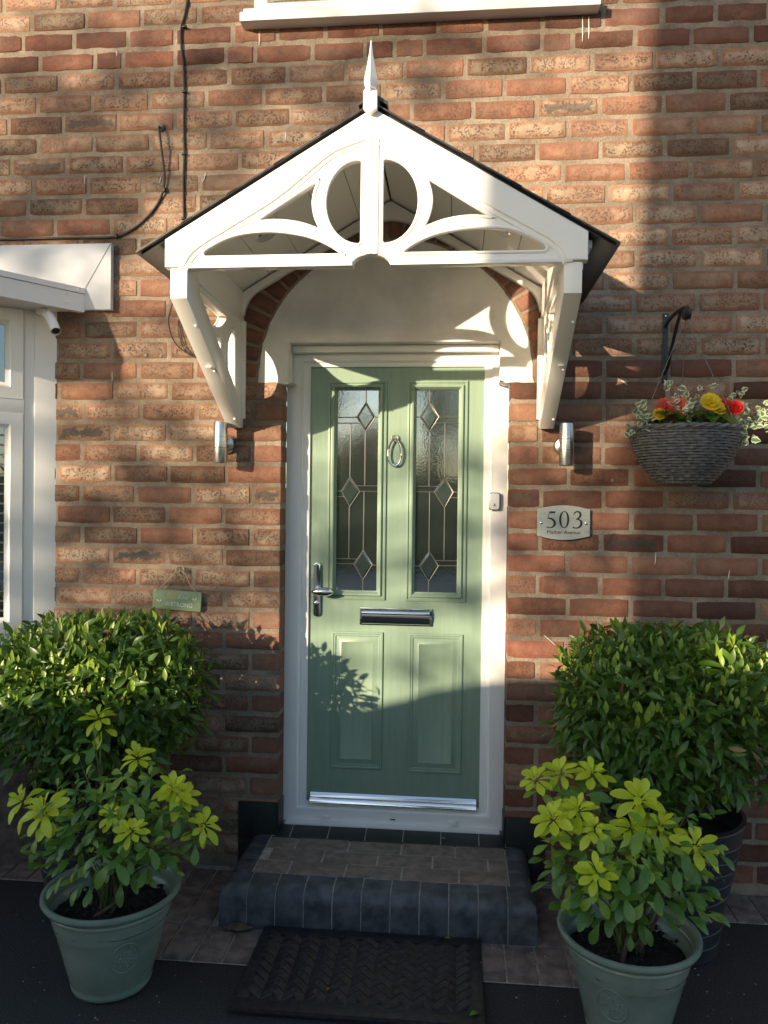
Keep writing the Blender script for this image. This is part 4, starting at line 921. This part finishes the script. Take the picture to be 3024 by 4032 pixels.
for i in range(nxw):
    for j in range(nyw):
        cx_ = mx0+.085+i*(mx1-mx0-.17)/(nxw-1); cy_ = my0+.080+j*(my1-my0-.16)/(nyw-1)
        for sgn in (1, -1):
            o = bpy.data.objects.new('weave_strip', sm_); col.objects.link(o); o.parent = mat_; o.matrix_parent_inverse = Matrix.Translation((0, .67, 0))
            o.location = (cx_+sgn*.0135, cy_, .0195); o.rotation_euler = (0, 0, R(42 if sgn > 0 else 138))
# bits of leaf and debris
def litter(name, x, y, z, s, m, label, rot):
    o = put(name, leaf_mesh(name, .03, .013, ELL, .4, .3, (m,)), m); o.matrix_basis = basis((x, y, z), (math.cos(rot), math.sin(rot), .08), (0, 0, 1), s)
    return tag(o, label, 'leaf')
litter('fallen_leaf', .252, .005, .163, 1.1, m_tip, 'small green leaf fallen on the black sill tiles', 2.9)
litter('fallen_leaf', .255, -.47, .026, 1.0, m_tip, 'small green leaf at the back edge of the doormat', .3)
litter('fallen_leaf', .335, -.865, .027, 1.3, m_tip, 'green leaf on the front right corner of the doormat', .6)
litter('fallen_leaf', -.10, -.80, .029, .8, m_deadleaf, 'brown leaf lying in the middle of the doormat', 1.2)
litter('fallen_leaf', -.655, -.43, .014, 1.1, m_deadleaf, 'dry curled leaf on the paving left of the step', .5)
litter('fallen_leaf', -.70, -.52, .014, .9, m_deadleaf, 'pale dry leaf on the paving beside the left pot', 1.4)
cl = MB(); cl.lathe([(.004, 0), (.030, .004), (.034, .012), (.024, .020), (.004, .022)], 9, (0, 0, 0)); cl.v = [(v[0]*1.5+random.uniform(-.006, .006), v[1]*.55+random.uniform(-.004, .004), v[2]+random.uniform(-.002, .003)) for v in cl.v]
o = cl.build('soil_clod', m_bark); o.location = (-.47, -.475, .010); tag(o, 'lump of brown earth at the front left foot of the step', 'clod')

rg_ = random.Random(12); gt = MB()
for i in range(420):
    x = rg_.uniform(-1.4, 1.5); y = rg_.uniform(-1.6, -.02)
    if SX0-.01 < x < SX1+.01 and y > SY-.01: continue
    zz = .022 if (mx0 < x < mx1 and my0 < y < my1) else (.010 if (y > -.21 or (-.78 < x < .80 and y > -.66)) else 0); u = rg_.uniform(.0012, .0042); a = rg_.uniform(0, 6.28)
    gt.add([(x+u*math.cos(a+k*1.57)*rg_.uniform(.7, 1.3), y+u*math.sin(a+k*1.57)*rg_.uniform(.7, 1.3), zz) for k in range(4)]+[(x, y, zz+u*.9)], [(0, 1, 4), (1, 2, 4), (2, 3, 4), (3, 0, 4)])
tag(gt.build('grit', m_joint), 'scattered grit on the tarmac and paving', 'grit', kind='stuff')

# ------------------------------------------------------------------ pots and plants
def pot(x, y, Rr, H, rz, label):
    t = empty('plant_pot', (x, y, 0), label, 'pot', 'pair of sage green glazed pots')
    k = Rr/.205
    P = [(.0, .003), (.108, .003), (.116, .008), (.119, .020), (.117, .028), (.121, .036), (.150, .15), (.176, H-.050), (.181, H-.046), (.182, H-.038), (.178, H-.034), (.186, H-.026), (.198, H-.022), (.2045, H-.010), (.203, H-.002), (.196, H), (.188, H-.003), (.184, H-.014), (.176, H-.06), (.165, H-.10)]
    MB().lathe([(a*k, b) for a, b in P], 64, (x, y, 0), cap0=False, cap1=False).build('body', m_pot, t, ang=60)
    s = MB(); rg = random.Random(int(x*100)); n = 28; prof_ = [(.172, H-.078), (.14, H-.070), (.10, H-.068), (.05, H-.064), (.012, H-.062)]
    s.lathe([(a*k, b) for a, b in prof_], n, (x, y, 0), cap0=False); s.v = [(a, b, c+rg.uniform(-.006, .008)) for a, b, c in s.v]; s.build('soil', m_soil, t)
    chips = MB()
    for i in range(150):
        a = rg.uniform(0, 6.28); q = rg.random()**.5*.16*k; c = Vector((x+q*math.cos(a), y+q*math.sin(a), H-.062+rg.uniform(-.004, .008))); u = rg.uniform(.006, .014)
        m3 = Matrix.Rotation(rg.uniform(0, 6.28), 3, 'Z') @ Matrix.Rotation(rg.uniform(-.7, .7), 3, 'X')
        vs = [c+m3 @ Vector(v) for v in ((-u, -u*.6, 0), (u, -u*.5, 0), (u*.8, u*.6, .002), (-u*.9, u*.5, 0), (0, 0, u*.6))]; chips.add(vs, [(0, 1, 4), (1, 2, 4), (2, 3, 4), (3, 0, 4)])
    tag(chips.build('bark_chips', m_soil, t), kind='stuff')
    # moulded medallion: a raised oval of scrolls on the belly
    md = MB(); zc = H*.50; rc = (.119+(.176-.119)*((zc-.03)/(H-.08)))*k
    def onpot(u, v, lift):
        z = zc+v; r_ = (.121+(.176-.121)*((z-.036)/(H-.086)))*k+lift; a = rz+u/r_; return (x+r_*math.cos(a), y+r_*math.sin(a), z)
    md.tube([onpot(.042*math.cos(q), .050*math.sin(q), .0005) for q in [2*math.pi*i/40 for i in range(40)]], .0022, 6, closed=True)
    for i in range(8):
        a = 2*math.pi*i/8
        for rad in (.016, .031):
            cu_, cv_ = rad*math.cos(a+rad*9), rad*1.15*math.sin(a+rad*9)
            md.tube([onpot(cu_+.0065*(1-j/16)*math.cos(j*.6+a), cv_+.0075*(1-j/16)*math.sin(j*.6+a), .0006) for j in range(14)], .0015, 5)
    md.build('medallion', m_pot, t)
    return t
pot(-.79, -.785, .213, .305, R(-52), 'sage green glazed pot left of the doormat')
pot(.79, -.835, .203, .300, R(-118), 'sage green glazed pot right of the doormat')
def planter(x, y, label):
    t = empty('tall_planter', (x, y, 0), label, 'planter', 'tall dark planters against the wall')
    H = .475; P = [(.0, .002), (.150, .002), (.158, .010)]
    n = 9
    for k in range(n):
        f0, f1 = k/n, (k+1)/n
        r0 = .158+(.238-.158)*f0; r1 = .158+(.238-.158)*f1; P += [(r0+.0012, .012+(H-.02)*f0+.006), (r1+.0008, .012+(H-.02)*f1-.003), (r1-.0006, .012+(H-.02)*f1)]
    P += [(.242, H), (.228, H+.001), (.222, H-.03), (.205, H-.09)]
    m_ = MB(); m_.lathe(P, 48, (0, 0, 0), cap0=False, cap1=False)
    m_.v = [(v[0]+.0, v[1], v[2]+.012*math.sin(math.atan2(v[1], v[0])*2+v[2]*14)*(0.15 < v[2] < .42)) for v in m_.v]
    m_.v = [(v[0]+x, v[1]+y, v[2]) for v in m_.v]; m_.build('body', m_planter, t, ang=25)
    MB().lathe([(.212, H-.07), (.10, H-.055), (.01, H-.05)], 30, (x, y, 0), cap0=False).build('soil', m_soil, t)
planter(-1.05, -.36, 'tall dark plastic planter behind the left green pot')
planter(1.035, -.36, 'tall dark ridged planter behind the right green pot')

def shrub(x, y, zc, rx, ry, rz_, seed, label, nobj=300, nstuff=5400):
    t = empty('clipped_shrub', (x, y, .42), label, 'shrub', 'pair of clipped evergreen shrubs')
    r = random.Random(seed); Lm = [leaf_mesh('leaf', l_, w_, ELL, f, c, (m_dgreen,), twist=tw) for l_, w_, f, c, tw in ((.060, .019, .25, .15, .2), (.066, .020, .45, .35, -.4), (.050, .018, .1, .05, .5), (.040, .013, .5, .2, .1))]; Tm = [leaf_mesh('leaf', .046, .017, ELL, .5, .1, (m_tip,))]
    for k in range(7):
        a = r.uniform(0, 6.28); tip = Vector((x+rx*.6*math.cos(a), y+ry*.6*math.sin(a), zc+r.uniform(-.1, .1)))
        MB().tube(spline([(x+.03*math.cos(a), y+.03*math.sin(a), .40), (x+.10*math.cos(a), y+.08*math.sin(a), .52), tip], 4), [.010]*5+[.007]*2+[.004]*2, 6).build('stem', m_bark, t)
    def sample(shell):
        while True:
            v = Vector((r.gauss(0, 1), r.gauss(0, 1), r.gauss(0, 1))).normalized()
            # squarish clipped dome
            k = (abs(v.x)**3.0+abs(v.y)**3.0+abs(v.z)**3.0)**(-1/3.0)
            lump = 1+.07*math.sin(7*v.x+seed)*math.sin(6*v.z+1.3*seed)*math.cos(5*v.y)
            f = shell*k*lump
            p = Vector((x+v.x*rx*f, y+v.y*ry*f, zc+v.z*rz_*f))
            if p.y < -.012: return p, v
    vs_all, fs_all, mi = [], [], []
    tips = []
    for i in range(nobj+nstuff):
        outer = i < nobj
        while True:
            p, v = sample(r.uniform(.97, 1.09) if outer else (r.uniform(.80, 1.02) if i < nobj+nstuff*.66 else r.uniform(.40, .84)))
            if not outer or (v.y < .25 and (v.y < -.1 or abs(v.x) > .5 or v.z > .4)): break
        up_ = max(0, v.z)
        d = Vector((v.x*.55+r.uniform(-.7, .7), v.y*.6+r.uniform(-.6, .5), .55*up_+.15-.75*(1-up_)*r.random()+r.uniform(-.45, .55)))
        nr_ = Vector((v.x*.6+r.uniform(-.5, .5), v.y*.7-.1+r.uniform(-.5, .5), .65+r.uniform(-.3, .4)))
        tip = r.random() < (.24 if v.z > .1 else .06)
        if tip: d = Vector((r.uniform(-.4, .4), r.uniform(-.4, .3), 1))
        me = r.choice(Tm if tip else Lm); mw = basis(p, d, nr_, r.choice((.5, .65, .8, .9, 1.0, 1.15))*r.uniform(.9, 1.1)*(1.0 if i < nobj+nstuff*.66 else 1.6), r.uniform(-.4, .4))
        if outer: place('leaf', me, t, mw)
        else:
            b0 = len(vs_all); vs_all += [tuple(mw @ q.co) for q in me.vertices]; fs_all += [tuple(j+b0 for j in pl.vertices) for pl in me.polygons]; mi += [1 if tip else (2 if r.random() < .012 else 0)]*len(me.polygons)
    me = bpy.data.meshes.new('foliage'); me.from_pydata(vs_all, [], fs_all); me.materials.append(m_dgreen); me.materials.append(m_tip); me.materials.append(m_deadleaf)
    me.polygons.foreach_set('material_index', mi); me.polygons.foreach_set('use_smooth', [True]*len(fs_all))
    tag(put('foliage', me, None, t), kind='stuff')
shrub(-1.05, -.38, .815, .385, .32, .255, 3, 'clipped evergreen shrub under the bay window with its left side in sun')
shrub(1.020, -.38, .825, .365, .32, .262, 8, 'clipped evergreen shrub in shade to the right of the door')

def choisya(px, py, base_z, lime, green, seed, label):
    t = empty('golden_leaved_shrub', (px, py, base_z), label, 'potted plant', 'young golden leaved shrubs in pots'); r = random.Random(seed)
    Ll = [leaf_mesh('leaf', l_, .027, OBO, f, c, (m_lime,), twist=tw) for l_, f, c, tw in ((.062, .2, .10, .1), (.058, .35, .24, -.25), (.066, .15, .38, .2), (.052, .4, .05, .3))]; Lt = [leaf_mesh('leaf', .058, .025, OBO, f, c, (m_tip,)) for f, c in ((.15, .15), (.25, .3))]
    Lg = [leaf_mesh('leaf', .064, .027, OBO, f, c, (m_mgreen,)) for f, c in ((.15, .15), (.2, .3), (.1, .4))]
    base = Vector((px, py, base_z))
    def stem(p, m_, w=.0042):
        b = base+Vector((r.uniform(-.03, .03), r.uniform(-.03, .03), 0)); hz = Vector((p.x-b.x, p.y-b.y, 0))
        mid = b+hz*.35+Vector((0, 0, (p.z-b.z)*.55)); MB().tube(spline([b, mid, p], 5), [w]*6+[w*.75]*3+[w*.5]*2, 6).build('stem', m_, t)
    def whorl(p, ax, n, meshes, s, e0, e1, nm='leaf'):
        ax = Vector(ax).normalized(); a1 = ax.orthogonal().normalized(); a2 = ax.cross(a1); ph = r.uniform(0, 6.28)
        for k in range(n):
            a = ph+2*math.pi*(k+r.uniform(-.18, .18))/n; e = R(r.uniform(e0, e1)); d = (math.cos(a)*a1+math.sin(a)*a2)*math.cos(e)+ax*math.sin(e)
            place(nm, r.choice(meshes), t, basis(p+d*.008, d, ax, s*r.uniform(.82, 1.15), r.uniform(-.25, .25)))
    for x, y, z, s in lime:
        p = Vector((x, y, z)); ax = Vector(((x-px)*1.2+r.uniform(-.1, .1), (y-py)*.8-.40, .85))
        stem(p, m_stem); whorl(p, ax, 8, Ll, s, -6, 20); whorl(p+ax.normalized()*.010, ax, 6, Ll, s*.70, 28, 62)
        q = p-ax.normalized()*.040; whorl(q, ax, 4, Ll if r.random() < .4 else Lt, s*1.05, -22, 6)
    for x, y, z in green:
        p = Vector((x, y, z)); ax = Vector(((x-px)*1.3+r.uniform(-.3, .3), (y-py)*.8-.35+r.uniform(-.2, .2), .75))
        stem(p, m_stem, .0032); whorl(p, ax, 4, Lg if r.random() < .75 else Lt, r.uniform(.85, 1.15), -38, 8)
        if r.random() < .4: whorl(p+ax.normalized()*.012, ax, 2, Lt, .6, 30, 60)
    vs_all, fs_all = [], []
    mi = []
    for i in range(300):
        a = r.uniform(0, 6.28); q = r.random()**.5; z = base_z+.12+r.random()*.27; q *= .12+.13*math.sin(min(1, (z-base_z)/.22)*1.4)
        p = Vector((px+q*math.cos(a)*1.0, py+q*math.sin(a)*.85+.02, z)); d = Vector((math.cos(a)+r.uniform(-.6, .6), math.sin(a)+r.uniform(-.6, .6), r.uniform(-.9, .4)))
        young = r.random() < .12+.5*max(0, (z-base_z-.18)/.2)
        me = r.choice(Lt if young else Lg); mw = basis(p, d, (r.uniform(-.5, .5), -.4+r.uniform(-.3, .3), 1), r.uniform(.6, 1.05)); b0 = len(vs_all)
        vs_all += [tuple(mw @ v.co) for v in me.vertices]; fs_all += [tuple(j+b0 for j in pl.vertices) for pl in me.polygons]; mi += [int(young)]*len(me.polygons)
    me = bpy.data.meshes.new('inner_foliage'); me.from_pydata(vs_all, [], fs_all); me.polygons.foreach_set('use_smooth', [True]*len(fs_all))
    me.materials.append(m_mgreen); me.materials.append(m_tip); me.polygons.foreach_set('material_index', mi)
    tag(put('inner_foliage', me, None, t), kind='stuff')
    for k in range(3): MB().tube([base+Vector((r.uniform(-.04, .04), r.uniform(-.05, .0), -.01)), base+Vector((r.uniform(-.02, .06), r.uniform(-.06, .0), .05)), base+Vector((r.uniform(-.08, .08), r.uniform(-.06, 0), .13))], [.008, .006, .005], 7).build('woody_stem', m_bark, t)
limeL = [(-.869, -.72, .812, .95), (-.705, -.8, .717, .95), (-.57, -.85, .644, 1.05), (-.55, -.84, .618, .95), (-1.05, -.85, .588, .95), (-.923, -.95, .6, 1.15), (-.474, -.85, .539, .85), (-.72, -.95, .60, .6), (-.639, -1.0, .575, .75)]
greenL = [(-.873, -.74, .741), (-.933, -.74, .708), (-.841, -.85, .662), (-.774, -.88, .675), (-.723, -.86, .688), (-.713, -.92, .664), (-.766, -.95, .632), (-.666, -.93, .637), (-.644, -.86, .674), (-.585, -.9, .596), (-.545, -.88, .573), (-.851, -.9, .642), (-.934, -.85, .619), (-1.0, -.85, .49), (-.982, -.85, .478), (-.833, -.9, .483), (-.732, -1.02, .486), (-.678, -1.03, .505), (-.647, -1.0, .505), (-.606, -.95, .46), (-.58, -.9, .475), (-.49, -.88, .50), (-.725, -1.0, .509), (-.586, -.98, .527), (-.627, -1.0, .56)]
limeR = [(.524, -.8, .704, .85), (.604, -.75, .709, .95), (.698, -.75, .708, 1.0), (.814, -.85, .676, 1.35), (.633, -.9, .656, 1.0), (.561, -.92, .638, 1.05), (.668, -.95, .625, .8), (.781, -.9, .614, .9), (.666, -1.02, .534, .95), (.954, -.9, .572, 1.1), (.868, -.85, .60, .9)]
greenR = [(.941, -.85, .637), (.817, -.93, .633), (.603, -.8, .666), (.662, -.8, .668), (.562, -.85, .538), (.603, -.85, .513), (.652, -.95, .57), (.589, -.82, .452), (.622, -.85, .431), (.666, -1.0, .473), (.736, -1.02, .488), (.79, -1.02, .474), (.723, -1.0, .545), (.764, -1.0, .564), (.811, -.98, .523), (.868, -.92, .533), (.948, -.88, .5), (.931, -.85, .44), (.84, -.95, .476), (.812, -.97, .579), (.718, -1.0, .587)]
choisya(-.79, -.80, .245, limeL, greenL, 4, 'golden leaved shrub with lime tips in the left green pot')
choisya(.79, -.85, .24, limeR, greenR, 6, 'golden leaved shrub with lime tips in the right green pot')

# ------------------------------------------------------------------ behind the camera: trees, hedge and an added wall for the low shade
gw = empty('shade_wall', (-4, -3.9, 0), 'unseen rendered wall with a swept coping, added to shade the lower door', 'wall', kind='thing')  # added wall stands in for a parked car, casts the low shade
top = [(-9, 1.72), (-5.5, 1.73), (-4.4, 1.74), (-3.95, 1.745), (-3.69, 1.768), (-3.4, 1.842), (-3.14, 1.912), (-2.79, 1.942), (-2.2, 1.95), (-1.25, 1.95)]  # top profile shaped to give the shade edge across the door
topS = [(p[0], p[1]) for p in spline([(a, b, 0) for a, b in top], 5)]
plate('wall_body', [[(-9, 0), (-1.28, 0), (-1.28, 1.88)]+[(a, b-.06) for a, b in topS[::-1][1:]]], .11, .004, m_render, gw, XZ(-3.9))
m_cope = noisy('stone_coping', (0.24, 0.22, 0.19), (0.36, 0.33, 0.29), 15, 0.85)
plate('coping', [topS+[(a, b-.06) for a, b in topS[::-1]]], .17, .01, m_cope, gw, XZ(-3.9))
def leaf_cloud(clumps, seed, size=.11):
    r = random.Random(seed); vs, fs = [], []
    for (cx_, cy_, cz_, rad, n) in clumps:
        for _ in range(n):
            v = Vector((r.gauss(0, 1), r.gauss(0, 1), r.gauss(0, .8)))*rad*.5; p = Vector((cx_, cy_, cz_))+v
            d = Vector((r.uniform(-1, 1), r.uniform(-1, 1), r.uniform(-1, .3))); u = size*r.uniform(.6, 1.3)
            mw = basis(p, d, (r.uniform(-1, 1), r.uniform(-1, 1), 1), u); b0 = len(vs)
            vs += [tuple(mw @ Vector(q)) for q in ((0, 0, 0), (.33, .45, .05), (0, 1, -.1), (-.33, .45, .05))]; fs.append((b0, b0+1, b0+2, b0+3))
    me = bpy.data.meshes.new('crown'); me.from_pydata(vs, [], fs); return me
def tree(x, y, h, r0, clumps, seed, label, size=.11, limbs=True, group='trees across the road'):
    t = empty('street_tree', (x, y, 0), label, 'tree', group); r = random.Random(seed)
    tr = MB(); tr.tube([(x, y, -.1), (x+.02, y, h*.2), (x-.02, y+.02, h*.45), (x, y, h*.7), (x+.05, y, h)], [r0*1.12, r0, r0*.97, r0*.8, r0*.3], 14); tr.build('trunk', m_treebark, t)
    if limbs:
        for (cx_, cy_, cz_, rad, n) in clumps:
            z0 = min(h*.9, max(h*.35, cz_-.9)); p = Vector((cx_, cy_, cz_)); b = Vector((x, y, z0)); 
            MB().tube(spline([b, b.lerp(p, .5)+Vector((0, 0, .18)), p], 4), [.030]*4+[.018]*3+[.006]*2, 6).build('limb', m_treebark, t)
    tag(put('crown', leaf_cloud(clumps, seed, size), m_treeleaf, t), kind='stuff')
# shade tree: its clumps are set along the light that reaches the wall
def toward(Xw, Zw, tt): return (Xw-.88*tt, -tt, Zw+.29*tt)
rt_ = random.Random(77); cl1 = []
for Xw, Zw, rad, n in ((-1.40, 3.38, .26, 60), (-1.0, 3.36, .22, 44), (-.62, 3.40, .22, 44), (-.22, 3.36, .20, 30), (.20, 3.44, .18, 24), (.62, 3.46, .18, 24), (-1.5, 3.0, .24, 34), (-1.25, 2.88, .18, 16), (.20, 3.22, .12, 8), (-.3, 3.1, .14, 10),
                       (-1.45, 2.5, .24, 40), (-1.05, 2.42, .2, 30), (-1.2, 2.75, .22, 30), (-.75, 2.95, .18, 18), (-.85, 1.6, .24, 36), (-1.3, 1.85, .24, 36), (-.95, 1.95, .2, 24), (-.72, 1.5, .2, 20), (-.5, 1.25, .18, 16), (.62, 1.62, .2, 30), (.45, 1.45, .16, 16),
                       (-1.15, 2.05, .26, 30), (-1.25, 1.55, .28, 40), (-.95, 1.30, .22, 26), (-.80, 1.75, .20, 18), (.12, 1.28, .18, 24), (.80, 1.42, .30, 80), (.66, 1.20, .22, 50), (.30, 1.72, .18, 16), (.0, .92, .16, 16), (.28, .86, .14, 14), (1.0, 1.8, .28, 50), (-1.5, 1.2, .26, 30)):
    c = toward(Xw, Zw, rt_.uniform(8.4, 11.2)); cl1.append((*c, rad*1.5, int(n*1.3)))
for k in range(26):
    cl1.append((-10.4+rt_.uniform(-2.6, 3.6), -10+rt_.uniform(-2.5, 2.2), 8.0+rt_.uniform(0, 3.2), 1.1, 90))
tree(-11.0, -10.0, 9.5, .205, cl1, 31, 'broad street tree shading the house front from the left', .12)
c2 = [(-4.45+rt_.uniform(-1.6, 1.8), -6.5+rt_.uniform(-1.5, 1.2), 7.2+rt_.uniform(0, 2.4), .9, 80) for _ in range(16)]
tree(*toward(1.285, 0, 6.5)[:2], 8.6, .238, c2, 44, 'old street tree with a stout straight trunk nearest the drive', .12)
for x, y, h, w_, lab in ((-.45, -21, 9.5, 1.35, 'tall leafy tree across the road straight behind the drive'), (4.8, -19, 8.5, 2.2, 'leafy tree across the road to the right of the tallest one'), (-2.75, -21, 3.9, .7, 'small round tree low in the gap across the road'),
                         (8.5, -22, 9, 2.4, 'rightmost leafy tree of the row across the road'), (-12.5, -22, 8, 2.2, 'leftmost leafy tree of the row across the road'), (-4.5, -21, 7.4, .85, 'slender leafy tree left of the small round tree')):
    rr_ = random.Random(int(x*10)+500); cc_ = [(x+rr_.gauss(0, .5)*w_, y+rr_.gauss(0, .5)*w_, h*.55+rr_.uniform(-.45, .42)*h, .9, 150) for _ in range(34)]
    tree(x, y, h*.8, .2, cc_, int(x*10)+500, lab, .22, False)
hg = empty('clipped_hedge', (0, -14, 0), 'long clipped hedge across the road', 'hedge')
rh = random.Random(5); tag(put('foliage', leaf_cloud([(-14+28*rh.random(), -14+rh.uniform(-.5, .5), rh.uniform(.3, 2.25), .7, 26) for _ in range(300)], 8, .16), m_treeleaf, hg), kind='stuff')
MB().box(-14, 14, -14.4, -13.6, 0, 2.1).build('inner_mass', m_treeleaf, hg)
